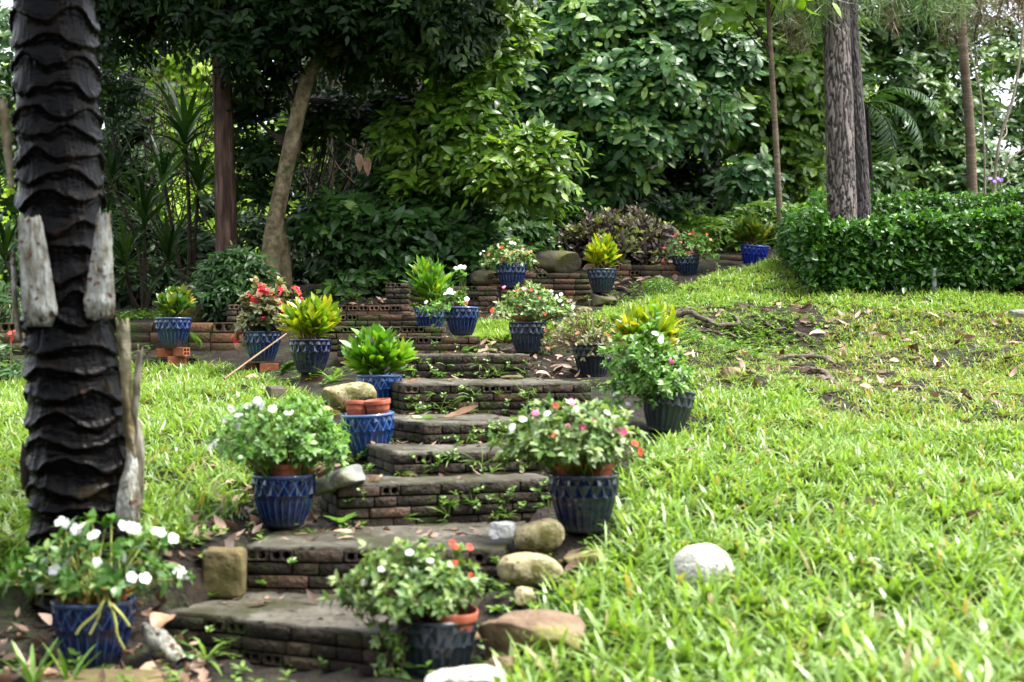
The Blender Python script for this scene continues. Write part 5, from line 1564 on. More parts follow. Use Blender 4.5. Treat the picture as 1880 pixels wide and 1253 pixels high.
def crown_geo(blobs, n, K, L_, W_, spray, seed, st=ST_LEAF, down=.15, outw=.55, inner=.55, front=.35, var_mu=.45, droop=(.1, .9), flat=.75, pair=True):
    """Sprays of leaflets over and through lumpy clumps."""
    r = np.random.default_rng(seed)
    Cn, R = blob_w(blobs)
    pb = R ** 2; pb = pb / pb.sum()
    bi = r.choice(len(R), n, p=pb)
    dv = unit(r.normal(size=(n, 3)) + [0, -front, .25])
    lump = 1 + .38 * noise(dv * 1.2 + Cn[bi], 1.9, 3, seed % 6) + np.where(r.random(n) < .12, r.uniform(0, .45, n), 0)
    rad = R[bi] * lump * (inner + (1 - inner) * r.random(n) ** .45)
    pos = Cn[bi] + dv * rad[:, None] * [1, 1, flat]
    tw = unit(dv * [1, 1, .45] + r.normal(0, .45, (n, 3)) * [1, 1, .4] + [0, -.1, -down])
    upb = unit(UP * .55 + dv * outw + [0, -.35, 0] + r.normal(0, .22, (n, 3)))
    side = unit(np.cross(tw, upb))
    bv = r.normal(0, .10, len(R))
    sv = np.clip(var_mu + bv[bi] + r.normal(0, .16, n) + np.where(r.random(n) < .08, .38, 0), 0, 1)
    out = []
    sp = spray * r.uniform(.7, 1.2, n)
    for k in range(K):
        f = (k // 2) / max(1, (K - 1) // 2) if pair else k / max(1, K - 1)
        s = 1 if k % 2 else -1
        last = k == K - 1
        p = pos + tw * (sp * (f - .3))[:, None] - UP * (sp * .35 * f ** 2)[:, None]
        dd = tw if last else unit(tw * .55 + side * s * .85 + [0, 0, -down] + r.normal(0, .14, (n, 3)))
        ups = unit(upb + r.normal(0, .2, (n, 3)))
        ll = L_ * r.uniform(.5, 1.25, n) * (.75 + .4 * math.sin(math.pi * min(1, f * .8 + .2)))
        out.append(leaves(p, dd, ups, ll, ll * (W_ / L_), r.uniform(*droop, n), .18, st, 3, np.clip(sv + r.normal(0, .07, n), 0, 1)))
    return merge(*out)


def limbs_geo(trunk_pts, blobs, r0, seed, n_twigs=40, frac=.55):
    """limbs from the trunk into each clump and twigs inside the clumps"""
    r = np.random.default_rng(seed)
    Cn, R = blob_w(blobs)
    tp = smooth_path([P(*q) for q in trunk_pts], 40)
    paths, rad = [], []
    for ci, Ri in zip(Cn, R):
        if np.abs(tp[:, 0] - ci[0]).min() > .62: continue
        dist = np.linalg.norm(tp - ci, axis=1) - .35 * np.linspace(0, 1, 40)
        j = max(int(40 * .25), int(np.argmin(dist)) - 4)
        a = tp[min(j, 39)]
        m = (a + ci) / 2 + r.normal(0, .08, 3) + [0, 0, .1]
        paths.append(smooth_path([a, m, ci, ci + unit(ci - a) * Ri * .5], 14)); rad.append(np.linspace(r0 * .28, r0 * .05, 14))
        for q in range(max(2, int(n_twigs * Ri / R.sum()))):
            e = ci + unit(r.normal(size=3)) * Ri * r.uniform(.6, 1.0)
            s = ci + r.normal(0, .15, 3) * Ri
            paths.append(smooth_path([s, (s + e) / 2 + r.normal(0, .12, 3) * Ri, e], 14)); rad.append(np.linspace(r0 * .12, r0 * .025, 14))
    return tubes(np.array(paths), np.array(rad), 5)


def tree(name, label, cat, trunk_pts, r0, r1, bark, blobs, n, K, L_, W_, spray, mat, seed, group=None, twigs=40, limbs=True, flare=.0, tamp=.08, more=None, **kw):
    base = P(*trunk_pts[0])
    base[2] = min(base[2], gz(base[0], base[1])) - .03
    pts = [tuple(q) for q in trunk_pts]
    tw = [P(*q) for q in pts]; tw[0] = base
    root = empty(name, base)
    part("trunk", trunk_geo(tw, r0, r1, seed=seed % 6, flare=flare, amp=tamp), M[bark], root, base)
    if limbs and blobs:
        part("branches", limbs_geo(trunk_pts, blobs, r0, seed, twigs), M['twig'], root, base)
    if blobs:
        part("crown", crown_geo(blobs, n, K, L_, W_, spray, seed, **kw), M[mat], root, base)
    tag(root, label, cat, group)
    return root


def shrub(name, label, cat, blobs, n, K, L_, W_, spray, mat, seed, group=None, foot=None, stems=8, **kw):
    Cn, R = blob_w(blobs)
    f = P(*foot) if foot else np.array([Cn[:, 0].mean(), Cn[:, 1].mean(), 0])
    f[2] = gz(f[0], f[1]) - .02
    root = empty(name, f)
    r = np.random.default_rng(seed)
    paths, rad = [], []
    for i in range(stems):
        j = r.integers(0, len(R))
        e = Cn[j] + unit(r.normal(size=3) + [0, 0, .5]) * R[j] * .7
        s = f + r.normal(0, .05, 3) * [1, 1, 0]
        paths.append(smooth_path([s, (s + e) / 2 + r.normal(0, .06, 3), e], 10)); rad.append(np.linspace(.012, .004, 10))
    part("stems", tubes(np.array(paths), np.array(rad), 6), M['twig'], root, f)
    part("foliage", crown_geo(blobs, n, K, L_, W_, spray, seed, **kw), M[mat], root, f)
    tag(root, label, cat, group)
    return root


BG = "trees of the dark grove behind the steps"
# A: upright reddish trunk with a dark canopy
tree("broadleaf_tree", "upright tree with a peeling reddish trunk, at the left behind the low brick wall", "tree",
     [(420, 475, 12.2), (415, 380, 12.2), (410, 200, 12.2), (404, 60, 12.2), (396, -120, 12.2), (390, -360, 12.2)], .094, .068, 'bark_red',
     [(300, -60, 11.9, 120), (420, -40, 11.6, 130), (340, 40, 12.4, 70), (250, 10, 12.6, 80), (180, -40, 12.6, 100), (470, 180, 12.6, 44), (450, 30, 12.6, 70), (520, 10, 11.7, 105), (440, 90, 11.5, 50), (240, 60, 12.6, 62), (200, 170, 12.8, 55), (350, -160, 12, 160), (540, -120, 11.6, 160), (240, -110, 12.3, 140)],
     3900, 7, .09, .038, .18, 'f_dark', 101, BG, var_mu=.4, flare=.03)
# B: leaning tan trunk
tree("broadleaf_tree", "leaning tree with a pale mottled trunk that forks to the right, beside the reddish trunk", "tree",
     [(494, 520, 11.9), (500, 440, 11.9), (523, 320, 11.9), (552, 190, 11.9), (578, 120, 11.9), (640, 75, 11.9), (720, 20, 11.8), (800, -60, 11.7)], .076, .044, 'bark_tan',
     [(560, 30, 12.0, 85), (650, -20, 11.6, 120), (760, 10, 11.5, 110), (690, 110, 12.1, 70), (480, 140, 12.3, 60), (480, 280, 12.4, 50), (470, 350, 12.5, 42), (620, 210, 12.7, 55), (800, -110, 11.5, 160), (640, -150, 11.6, 160), (560, 240, 12.7, 40), (500, 40, 12.4, 60), (840, 60, 12.0, 70), (640, 60, 12.4, 70), (730, 200, 12.6, 50), (450, 200, 12.6, 40)],
     4000, 7, .095, .042, .19, 'f_dark', 102, BG, var_mu=.5, flare=.03, tamp=.05)
tree("broadleaf_tree", "short dark stem close behind the foot of the leaning trunk", "tree", [(528, 545, 12.1), (522, 470, 12.15), (512, 380, 12.3), (548, 250, 12.5), (545, 120, 12.6), (560, -60, 12.6)], .055, .04, 'bark_tan',
     [(590, -120, 12.4, 90), (500, -60, 12.6, 70)], 500, 7, .085, .036, .18, 'f_dark', 103, BG, limbs=False)
# C: brighter bushy tree hanging over the middle
tree("broadleaf_tree", "bushy tree with a bright yellow-green outer edge drooping towards the middle of the steps", "tree",
     [(830, 470, 12.8), (820, 330, 12.9), (800, 180, 12.9), (790, 0, 12.8), (790, -200, 12.8)], .05, .035, 'bark_dark',
     [(880, 110, 12.3, 62), (850, 200, 12.2, 66), (880, 290, 12.1, 52), (940, 300, 12.0, 62), (985, 270, 12.0, 46), (1000, 330, 12.0, 40), (820, 60, 12.4, 66), (760, 250, 12.5, 66), (900, 20, 12.3, 60), (930, 60, 12.4, 40), (890, -50, 12.3, 60), (780, 340, 12.5, 60)],
     2300, 7, .125, .054, .25, 'f_bright', 104, BG, var_mu=.42, twigs=90)
# understory in front of it, dark
shrub("shrub", "large dark glossy shrub filling the space left of the pale-flowered pot", "shrub",
      [(700, 430, 12.3, 74), (790, 420, 12.4, 72), (640, 410, 12.3, 58), (600, 400, 12.5, 48), (850, 450, 12.4, 62), (730, 350, 12.6, 58), (760, 480, 12.1, 46), (840, 380, 12.5, 50), (880, 490, 12.2, 34), (660, 480, 12.4, 48)],
      2300, 6, .125, .06, .2, 'f_mid', 105, foot=(740, 520, 12.5), var_mu=.32, stems=16)
shrub("shrub", "fresh green bushy shrub at the foot of the reddish trunk", "shrub",
      [(432, 492, 10.95, 40), (396, 505, 11.0, 28), (466, 505, 11.0, 28), (424, 535, 10.9, 38), (388, 535, 10.95, 24), (452, 545, 10.95, 24)], 700, 7, .075, .024, .13, 'f_mid', 106, foot=(425, 585, 11.0), var_mu=.36, st=ST_LEAF)
# D: the large tree of layered light sprays, right of the middle
tree("broadleaf_tree", "big leafy tree of layered drooping sprays filling the right middle of the grove", "tree",
     [(1150, 440, 14.6), (1140, 300, 14.6), (1120, 120, 14.5), (1100, -150, 14.4)], .09, .05, 'bark_dark',
     [(960, 130, 13.9, 70), (1040, 60, 13.8, 80), (1130, 30, 13.9, 84), (1010, 190, 13.7, 58), (1090, 170, 13.6, 78), (1180, 140, 13.7, 84), (1240, 60, 13.9, 82), (1270, 190, 13.8, 70), (1150, 240, 13.6, 70), (1060, 270, 13.8, 54),
      (1130, 320, 13.8, 44), (1050, -15, 14, 80), (1200, -25, 14, 80), (960, 20, 14.1, 70), (1310, 110, 14, 60), (1380, 320, 14.2, 40)],
     2500, 9, .140, .058, .29, 'f_blue', 107, BG, var_mu=.47, st=ST_OBLONG, twigs=120, outw=.75, front=.7, down=.22)
# the brighter tips of the same grove: yellowish tree behind
tree("broadleaf_tree", "yellow-green tree behind the thin bare trunk", "tree",
     [(1400, 420, 15.6), (1395, 250, 15.6), (1385, 60, 15.5), (1380, -150, 15.5)], .06, .04, 'bark_dark',
     [(1340, 60, 15, 80), (1420, 120, 15, 86), (1370, 200, 15, 80), (1450, 240, 15.1, 64), (1400, 0, 15.1, 90), (1480, 60, 15.2, 80), (1450, 330, 15.2, 50), (1390, 380, 15.4, 44), (1500, 160, 15.3, 60), (1340, -30, 15, 70), (1480, -30, 15, 70), (1420, 300, 15.1, 46)],
     2000, 8, .145, .06, .28, 'f_bright', 108, BG, var_mu=.45, st=ST_OBLONG, twigs=60, outw=.7, front=.6)
# dark bushes closing the grove floor
for i, (lb, bl, n_, ft) in enumerate((
    ("dark undergrowth behind the strap-leaved plants at the left", [(230, 420, 13.6, 60), (210, 520, 13.4, 60), (290, 520, 13.5, 60), (380, 470, 13.6, 50), (330, 440, 13.8, 40), (250, 330, 14, 44), (370, 540, 13.2, 44), (180, 300, 14, 50), (240, 230, 14, 40), (400, 380, 13.8, 34)], 1500, (290, 590, 13.5)),
    ("dark undergrowth behind the leaning trunk", [(600, 430, 13.8, 55), (560, 480, 13.6, 50), (640, 490, 13.4, 50), (700, 300, 14.2, 50), (760, 330, 14, 60), (560, 330, 14.4, 36), (640, 250, 14.5, 40), (700, 180, 14.5, 60), (600, 140, 14.5, 60), (780, 160, 14.4, 70), (480, 420, 13.6, 40)], 1500, (600, 540, 13.6)))):
    shrub("shrub", lb, "shrub", bl, n_, 6, .10, .042, .2, 'f_dark', 170 + i, foot=ft, stems=16, var_mu=.35)

# F: dark trees behind, in the depth of the grove
for i, (lb, px, d, bl, mt, n_) in enumerate((
    ("dark tree deep in the grove behind the leaning trunk", 620, 15.5, [(560, 100, 15.5, 80), (640, 150, 15.5, 90), (720, 120, 15.3, 90), (700, 250, 15.4, 74), (640, 330, 15.6, 50), (780, 200, 15.3, 80), (600, -20, 15.5, 110), (740, 0, 15.4, 110), (790, 310, 15.4, 50), (830, 100, 15.5, 70)], 'f_mid', 1250),
    ("dark tree deep in the grove behind the pale-flowered pot", 930, 16, [(900, 160, 16, 90), (960, 250, 16, 90), (900, 330, 15.8, 80), (980, 370, 15.9, 74), (1050, 330, 16, 80), (1000, 100, 16, 90), (860, 420, 15.8, 70), (940, 430, 15.8, 66), (920, 20, 16, 110)], 'f_dark', 1700),
    ("dark tree deep in the grove behind the purple bush", 1180, 16.5, [(1120, 390, 16.2, 80), (1200, 370, 16.2, 90), (1280, 380, 16.2, 80), (1150, 270, 16.4, 90), (1250, 280, 16.4, 90), (1330, 360, 16.4, 60), (1180, 150, 16.5, 100), (1290, 170, 16.5, 90), (1060, 420, 16, 60)], 'f_dark', 1900),
    ("dark tree deep in the grove behind the strap-leaved bushes at the left", 200, 16, [(190, 60, 15.8, 80), (230, 160, 16, 62), (220, 280, 16, 62), (180, 380, 16, 60), (250, -20, 16, 100), (340, 30, 16.2, 76), (140, 200, 16, 80), (60, 100, 16, 120), (40, 300, 16, 110), (60, 480, 15.5, 80), (-80, 200, 16, 150)], 'f_mid', 1500),
    )):
    tree("broadleaf_tree", lb, "tree", [(px, 470, d), (px + 6, 300, d), (px - 4, 120, d), (px, -120, d)], .07, .045, 'bark_dark', bl, n_, 7, .13, .055, .24, mt, 120 + i, BG, var_mu=.4, twigs=80)

# G: airy trees at the right rear
tree("broadleaf_tree", "airy green tree behind the pines, with sky showing through", "tree",
     [(1700, 420, 18.5), (1690, 250, 18.5), (1700, 60, 18.5), (1720, -150, 18.5)], .10, .07, 'bark_dark',
     [(1640, 150, 18, 60), (1700, 210, 18, 76), (1650, 280, 18, 60), (1740, 280, 18, 62), (1620, 60, 18.2, 60), (1720, 100, 18.3, 56), (1600, 330, 17.5, 50), (1690, 340, 17.8, 50), (1800, 300, 18, 44), (1650, -40, 18, 90), (1780, 180, 18.4, 50), (1560, 240, 18, 50), (1560, 100, 18.3, 70), (1500, 20, 18.3, 80), (1730, 30, 18.3, 60), (1780, 330, 17.6, 50), (1850, 110, 18.5, 40)],
     2100, 7, .14, .06, .25, 'f_mid', 130, BG, var_mu=.6, twigs=90)
tree("broadleaf_tree", "tall dark-trunked tree at the right rear, above the second hedge", "tree",
     [(1775, 400, 20), (1745, 250, 20), (1720, 80, 20), (1690, -120, 20)], .12, .08, 'bark_dark',
     [(1850, 250, 19.5, 56), (1800, 340, 19, 50), (1880, 330, 19.2, 56), (1830, 60, 19.8, 44), (1930, 180, 19.5, 70), (1760, -20, 20, 60), (1900, -20, 20, 60)], 900, 7, .13, .055, .24, 'f_mid', 131, BG, var_mu=.6, twigs=60)
# bare pale saplings at the right edge
for i, (lb, pts, r_) in enumerate((
    ("pale bare forked sapling at the right edge, leaning right", [(1825, 345, 15.2), (1835, 260, 15.2), (1862, 170, 15.2), (1878, 60, 15.2), (1884, -40, 15.2)], .022),
    ("thin pale stem left of the forked sapling", [(1808, 345, 15.4), (1806, 250, 15.4), (1798, 160, 15.4), (1780, 90, 15.4)], .014),
    ("thin pale twig crossing behind the forked sapling", [(1836, 345, 15.0), (1850, 300, 15.0), (1885, 270, 15.0), (1930, 250, 15)], .012))):
    base = P(*pts[0]); base[2] = gz(base[0], base[1]) - .02
    tw = [P(*q) for q in pts]; tw.insert(0, base)
    root = empty("sapling", base)
    part("trunk", trunk_geo(tw, r_, r_ * .5, n=40, sides=8, amp=.05, seed=i), M['twig_pale'], root, base)
    top = np.array(tw)
    pp = []
    rr_ = np.random.default_rng(i)
    for k in range(5):
        s = top[min(1 + k % (len(top) - 1), len(top) - 1)]; e = s + np.array([rr_.normal(0, .35), rr_.normal(0, .2), .35])
        pp.append(smooth_path([s, (s + e) / 2 + rr_.normal(0, .05, 3), e], 10))
    part("branches", tubes(np.array(pp), np.tile(np.linspace(r_ * .45, r_ * .15, 10), (5, 1)), 6), M['twig_pale'], root, base)
    tag(root, lb, "sapling", "bare saplings at the right rear")

# H: sunlit foliage in the clearing behind the grove
for i, (lb, px, d, bl, n_) in enumerate((
    ("sunlit yellow-green tree in the clearing, seen past the reddish trunk", 330, 22, [(300, 250, 22, 80), (360, 190, 22, 66), (270, 360, 21.5, 80), (340, 400, 21.5, 80), (390, 300, 22, 70), (220, 470, 21, 80), (320, 500, 21, 70), (200, 330, 22, 60), (420, 430, 21.5, 70), (340, 100, 22, 80), (270, 150, 22, 70), (400, 120, 22, 60)], 2100),
    ("sunlit yellow-green tree in the clearing, seen behind the tangle of twigs", 640, 22, [(600, 300, 22, 80), (680, 260, 22, 80), (620, 400, 21.5, 80), (720, 360, 21.7, 80), (560, 420, 21.5, 70), (700, 170, 22, 70), (540, 300, 22, 60), (650, 480, 21, 70), (620, 170, 22.3, 60), (530, 480, 21, 60), (540, 180, 22, 60)], 1900),
    ("sunlit pale tree far behind the pines", 1560, 27, [(1480, 250, 27, 90), (1580, 230, 27, 90), (1660, 330, 26, 80), (1540, 340, 26, 80), (1460, 380, 26, 70), (1740, 360, 26, 66), (1820, 380, 26, 66), (1600, 420, 25, 80), (1420, 300, 27, 60), (1880, 350, 26, 60)], 1400),
    ("sunlit pale tree far behind the palm trunk at the left", 40, 24, [(20, 350, 24, 100), (0, 480, 23, 110), (110, 430, 23, 80), (-60, 250, 24, 110), (60, 560, 22, 80), (170, 520, 22, 60)], 1200),
    ("sunlit tree far behind the middle of the grove", 1050, 25, [(900, 300, 25, 110), (1030, 250, 25, 110), (1150, 330, 25, 100), (1280, 300, 25, 110), (1000, 400, 24, 110), (1180, 420, 24, 100), (1340, 400, 24, 90), (840, 420, 24, 90)], 1100))):
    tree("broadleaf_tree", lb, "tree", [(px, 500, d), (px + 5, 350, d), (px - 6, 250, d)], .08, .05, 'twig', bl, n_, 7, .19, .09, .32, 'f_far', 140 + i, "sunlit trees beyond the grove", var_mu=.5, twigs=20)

far_bl = [(x_ + rng.normal(0, 25), y_ + rng.normal(0, 18), 33 + rng.normal(0, 1), 75) for x_ in range(-420, 2400, 105) for y_ in ((180, 280, 380, 470, 540) if x_ < 1450 else (300, 380, 460, 530))]
ring = []
rg = np.random.default_rng(191)
for a0 in np.arange(95, 266, 6.5):
    for zz_ in (1.2, 3.2, 5.2):
        rr_ = 13 + rg.normal(0, 1)
        ring.append(('w', rr_ * math.sin(math.radians(a0)), rr_ * math.cos(math.radians(a0)) * .9 + 1.5, zz_ + rg.normal(0, .4), 1.7))
sw = part("unseen_shade_wood", crown_geo(ring, 3800, 6, .55, .3, .9, 192, var_mu=.4), M['f_dark'], None, (0, -10, 0))  # unseen tree belt behind the camera, added to cut the frontal sky light
tag(sw, "unseen dark wood added behind the viewer to hold off frontal sky light", "wood", kind='stuff')
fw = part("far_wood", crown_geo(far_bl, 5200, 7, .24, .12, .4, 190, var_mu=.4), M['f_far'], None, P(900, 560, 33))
tag(fw, "far-off sunlit wood seen through the gaps of the grove", "wood", kind='stuff')

# J: strap-leaved dracaenas in the dark
def dracaena(label, foot, heads, L_, W_, n, mat, seed):
    base = P(*foot); base[2] = gz(base[0], base[1]) - .02
    root = empty("dracaena", base)
    r = np.random.default_rng(seed)
    for i, (hx, hy, hd, sc) in enumerate(heads):
        h = P(hx, hy, hd)
        part("stem", tubes(smooth_path([base, (base + h) / 2 + r.normal(0, .05, 3), h], 14)[None], np.linspace(.022, .014, 14)[None], 8), M['twig'], root, base)
        a_ = np.arange(n) * 2.39996; e = np.linspace(2.6, -.5, n) + r.normal(0, .15, n)
        dd = np.stack([np.cos(a_), np.sin(a_), e], -1); up = np.stack([-np.cos(a_) * e, -np.sin(a_) * e, np.ones(n)], -1)
        pos = h + np.stack([0 * a_, 0 * a_, np.linspace(.06, -.14, n)], -1) * sc
        g = leaves(pos, dd, up, L_ * sc * r.uniform(.75, 1.1, n), W_ * sc, r.uniform(.2, .95, n), .3, ST_STRAP, 3)
        part("leaf_rosette", g, M[mat], root, base)
    tag(root, label, "plant", "strap-leaved plants in the grove")


dracaena("tall strap-leaved plant with upright leaves against the bright clearing", (345, 580, 12.6), [(340, 255, 12.6, 1.15), (365, 340, 12.6, .9), (300, 330, 12.8, .8)], .52, .045, 30, 'f_mid', 1)
dracaena("dark strap-leaved plant low at the left, behind the low brick wall", (265, 590, 11.8), [(265, 400, 11.8, 1.0), (230, 480, 11.6, .9), (310, 470, 11.7, .95), (205, 330, 12.0, .8)], .45, .036, 30, 'f_dark', 2)
dracaena("dark strap-leaved plant left of the palm trunk", (10, 600, 11.9), [(10, 470, 11.8, 1.0), (-40, 380, 11.9, 1.0)], .45, .04, 28, 'f_dark', 3)
dracaena("light green arching plant above the pale-flowered pot", (1035, 470, 13.2), [(1020, 380, 13.1, .8)], .42, .036, 20, 'f_bright', 4)

shrub("shrub", "purple-leaved shrub behind the golden croton and the grey boulder", "shrub",
      [(1100, 430, 12.9, 42), (1160, 428, 12.9, 46), (1060, 445, 13.0, 32), (1200, 440, 13.0, 34), (1130, 460, 12.7, 40), (1180, 465, 12.8, 32), (1085, 465, 12.8, 28)], 1150, 7, .062, .026, .16, 'f_purple', 150, foot=(1130, 490, 12.9), stems=26, var_mu=.45, down=-.55, inner=.2)
shrub("shrub", "broad-leaved green plants at the foot of the yellow-green tree, behind the hilltop pots", "shrub",
      [(1400, 400, 13.6, 36), (1420, 390, 13.8, 30), (1350, 430, 13.6, 36), (1410, 435, 13.5, 26), (1280, 420, 14, 36), (1310, 440, 13.8, 30)], 520, 6, .125, .05, .18, 'f_bright', 151, foot=(1400, 470, 13.6), stems=10, var_mu=.35)
shrub("shrub", "dark shrub under the layered tree, behind the purple bush", "shrub",
      [(1000, 400, 13.4, 46), (1060, 400, 13.5, 46), (930, 400, 13.3, 50), (980, 440, 13.0, 40), (900, 440, 12.9, 40), (1240, 400, 14.2, 44), (960, 470, 12.7, 26), (1020, 440, 13.2, 30)], 1000, 6, .115, .05, .18, 'f_mid', 152, foot=(990, 480, 13.2), stems=10, var_mu=.4)
shrub("shrub", "leafy young plants on the soil above the upper steps", "shrub",
      [(650, 520, 11.9, 26), (700, 515, 12.0, 28), (625, 530, 11.8, 20), (730, 500, 12.1, 22)], 80, 6, .10, .042, .14, 'f_mid', 153, foot=(670, 545, 11.9), stems=8, var_mu=.5)
shrub("shrub", "green plants before the wall behind the palm trunk, with a few red flowers", "shrub", [(10, 690, 9.6, 34), (-30, 640, 9.8, 40), (5, 570, 10.8, 36), (20, 540, 11.2, 30)], 150, 7, .08, .022, .12, 'f_mid', 154, foot=(5, 720, 9.5), var_mu=.5)
rt_ = [o for o in COL.objects if o.name.startswith('shrub')][-1]
for (a, b) in ((18, 612), (28, 608), (22, 622), (34, 616)):
    blossom(rt_, P(a, b, 9.9), .04, 'red', (0, -1, .5))

# K: tangle of thin dark lianas
r = np.random.default_rng(200)
pp, rd = [], []
for i in range(95):
    x0, y0 = r.uniform(545, 800), r.uniform(60, 300); d0 = r.uniform(12.9, 14.8)
    dx = r.normal(-20, 90); dy = r.uniform(140, 330)
    a, b = P(x0, y0, d0), P(x0 + dx, y0 + dy, d0 + r.normal(0, .3))
    m = (a + b) / 2 + r.normal(0, .14, 3)
    pp.append(smooth_path([a, m, b], 14)); rd.append(np.full(14, r.uniform(.003, .010)))
ln_ = part("liana_tangle", tubes(np.array(pp), np.array(rd), 5), M['twig'], None, P(660, 480, 13.5))
tag(ln_, "tangle of thin dark bare stems between the leaning trunk and the bushy tree", "vines", kind='stuff')
r = np.random.default_rng(201)
pp, rd = [], []
for i in range(70):
    x0, y0 = r.uniform(180, 400), r.uniform(80, 300); d0 = r.uniform(12.9, 14.8)
    a, b = P(x0, y0, d0), P(x0 + r.normal(0, 90), y0 + r.uniform(100, 300), d0 + r.normal(0, .3))
    pp.append(smooth_path([a, (a + b) / 2 + r.normal(0, .14, 3), b], 14)); rd.append(np.full(14, r.uniform(.003, .008)))
ln2 = part("liana_tangle", tubes(np.array(pp), np.array(rd), 5), M['twig'], None, P(290, 480, 13.5))
tag(ln2, "tangle of thin dark bare stems between the palm trunk and the reddish trunk", "vines", kind='stuff')

# two withered leaves hanging in the grove
for lb, a, b in (("withered orange-brown leaf hanging in the dark grove, left one of two", 658, 295), ("withered orange-brown leaf hanging in the dark grove, right one of two", 673, 302)):
    p = P(a, b - 14, 12.2)
    V, Q, v = leaves(p[None], np.array([[.1, -.15, -1.0]]), np.array([[.2, -1.0, .1]]), .17, .075, .4, .3, ST_OVATE, 5, [.6])
    o = part("withered_leaf", (V, Q, v), M['dead_leaf'], None, p); tag(o, lb, "leaf", "withered leaves hanging in the grove")

# thin trunk at the lawn's edge
tree("sapling", "slender straight grey-brown trunk at the edge of the lawn, beside the electric blue pot", "tree",
     [(1437, 482, 12.3), (1432, 400, 12.3), (1424, 250, 12.3), (1414, 80, 12.3), (1406, -120, 12.3), (1400, -300, 12.3)], .030, .018, 'bark_smooth',
     [(1380, -20, 12.2, 46), (1330, 10, 12.1, 30), (1290, 5, 12.0, 22), (1450, -60, 12.2, 60), (1360, -120, 12.2, 90)], 80, 5, .19, .085, .2, 'f_bright', 160, limbs=True, twigs=12, tamp=.04, var_mu=.6)
# slender palm-like trunk at the right
tree("slender_tree", "slender ringed trunk rising behind the second hedge at the right", "tree",
     [(1788, 350, 14.6), (1780, 230, 14.6), (1770, 110, 14.6), (1762, -20, 14.6), (1756, -250, 14.6)], .052, .044, 'bark_smooth', [(1750, -330, 14.6, 120)], 200, 7, .2, .08, .3, 'f_mid', 161, tamp=.03, limbs=False)


# pines
def pine(label, pts, r0, r1, seed, dark=False):
    base = P(*pts[0]); base[2] = gz(base[0], base[1]) - .03
    tw = [P(*q) for q in pts]; tw.insert(0, base)
    root = empty("pine_tree", base)
    n, sides = 420, 130
    c_ = smooth_path(tw, n); t = np.linspace(0, 1, n); rad = r0 + (r1 - r0) * t + .02 * np.exp(-t * 30)
    V, Q, _ = tubes(c_[None], rad[None], sides)
    V = V.reshape(n, sides, 3); off = V - c_[:, None]
    z = np.cumsum(np.r_[0, np.linalg.norm(np.diff(c_, axis=0), axis=1)])
    ang = np.arange(sides) / sides * 2 * np.pi
    U = ang[None] * r0 / .046 + 0 * z[:, None]; Vv = z[:, None] / .17 + 0 * ang[None]
    U = U + .5 * noise(np.stack([np.cos(ang)[None] + 0 * Vv, np.sin(ang)[None] + 0 * Vv, Vv * .45], -1), 1.6, 3, seed)
    Vv = Vv + .8 * noise(np.stack([np.cos(ang)[None] * 1.5 + 0 * Vv, np.sin(ang)[None] * 1.5 + 0 * Vv, Vv * .5], -1), 2.2, 3, seed + 1)
    per = round(2 * np.pi * r0 / .046)
    U = U * per / (2 * np.pi * r0 / .046)
    r = np.random.default_rng(seed)
    jit = r.uniform(-.48, .48, (per, 400, 2)); hgt = r.uniform(.4, 1, (per, 400))
    iu, iv = np.floor(U).astype(int), np.floor(Vv).astype(int)
    f1 = np.full(U.shape, 9.0); f2 = np.full(U.shape, 9.0); hh = np.zeros(U.shape)
    for a in (-1, 0, 1):
        for b in (-1, 0, 1):
            cu, cv = iu + a, iv + b
            jj = jit[np.mod(cu, per), np.mod(cv, 400)]
            dd = np.hypot(U - (cu + .5 + jj[..., 0]), Vv - (cv + .5 + jj[..., 1]))
            m = dd < f1
            f2 = np.where(m, f1, np.minimum(f2, dd)); hh = np.where(m, hgt[np.mod(cu, per), np.mod(cv, 400)], hh); f1 = np.where(m, dd, f1)
    crack = np.clip((f2 - f1) / .30 + .22 * noise(np.stack([U * .5, Vv * 1.5, 0 * U], -1), 3, 3, 2), 0, 1)
    V = c_[:, None] + off * (1 + .16 * (crack * (.5 + .5 * hh) - .6) * 1.0)[..., None]
    var = (crack * (.35 + .65 * hh)).ravel()
    m, N, L, b, out = new_mat('pine_bark' if not dark else 'dark_pine_bark')
    at = N.new("ShaderNodeAttribute"); at.attribute_name = "var"
    cr = ramp(N, [(.006, .005, .0045), (.032, .024, .020), (.085, .064, .054), (.17, .14, .125)] if not dark else [(.006, .005, .005), (.018, .014, .012), (.04, .032, .028), (.06, .05, .045)], [0, .35, .7, 1])
    L.new(at.outputs['Fac'], cr.inputs[0]); 
    tc = N.new("ShaderNodeTexCoord"); nz1 = N.new("ShaderNodeTexNoise"); nz1.inputs['Scale'].default_value = 30; nz1.inputs['Detail'].default_value = 6; L.new(tc.outputs['Object'], nz1.inputs[0])
    mx = N.new("ShaderNodeMix"); mx.data_type = 'RGBA'; mx.blend_type = 'OVERLAY'; mx.inputs['Factor'].default_value = .7
    L.new(cr.outputs[0], mx.inputs['A']); L.new(nz1.outputs['Fac'], mx.inputs['B']); L.new(mx.outputs['Result'], b.inputs['Base Color'])
    b.inputs['Roughness'].default_value = .7
    part("trunk", (V.reshape(-1, 3), Q, var), m, root, base)
    tag(root, label, "pine tree", "pine trunks behind the hedge")
    return root, base


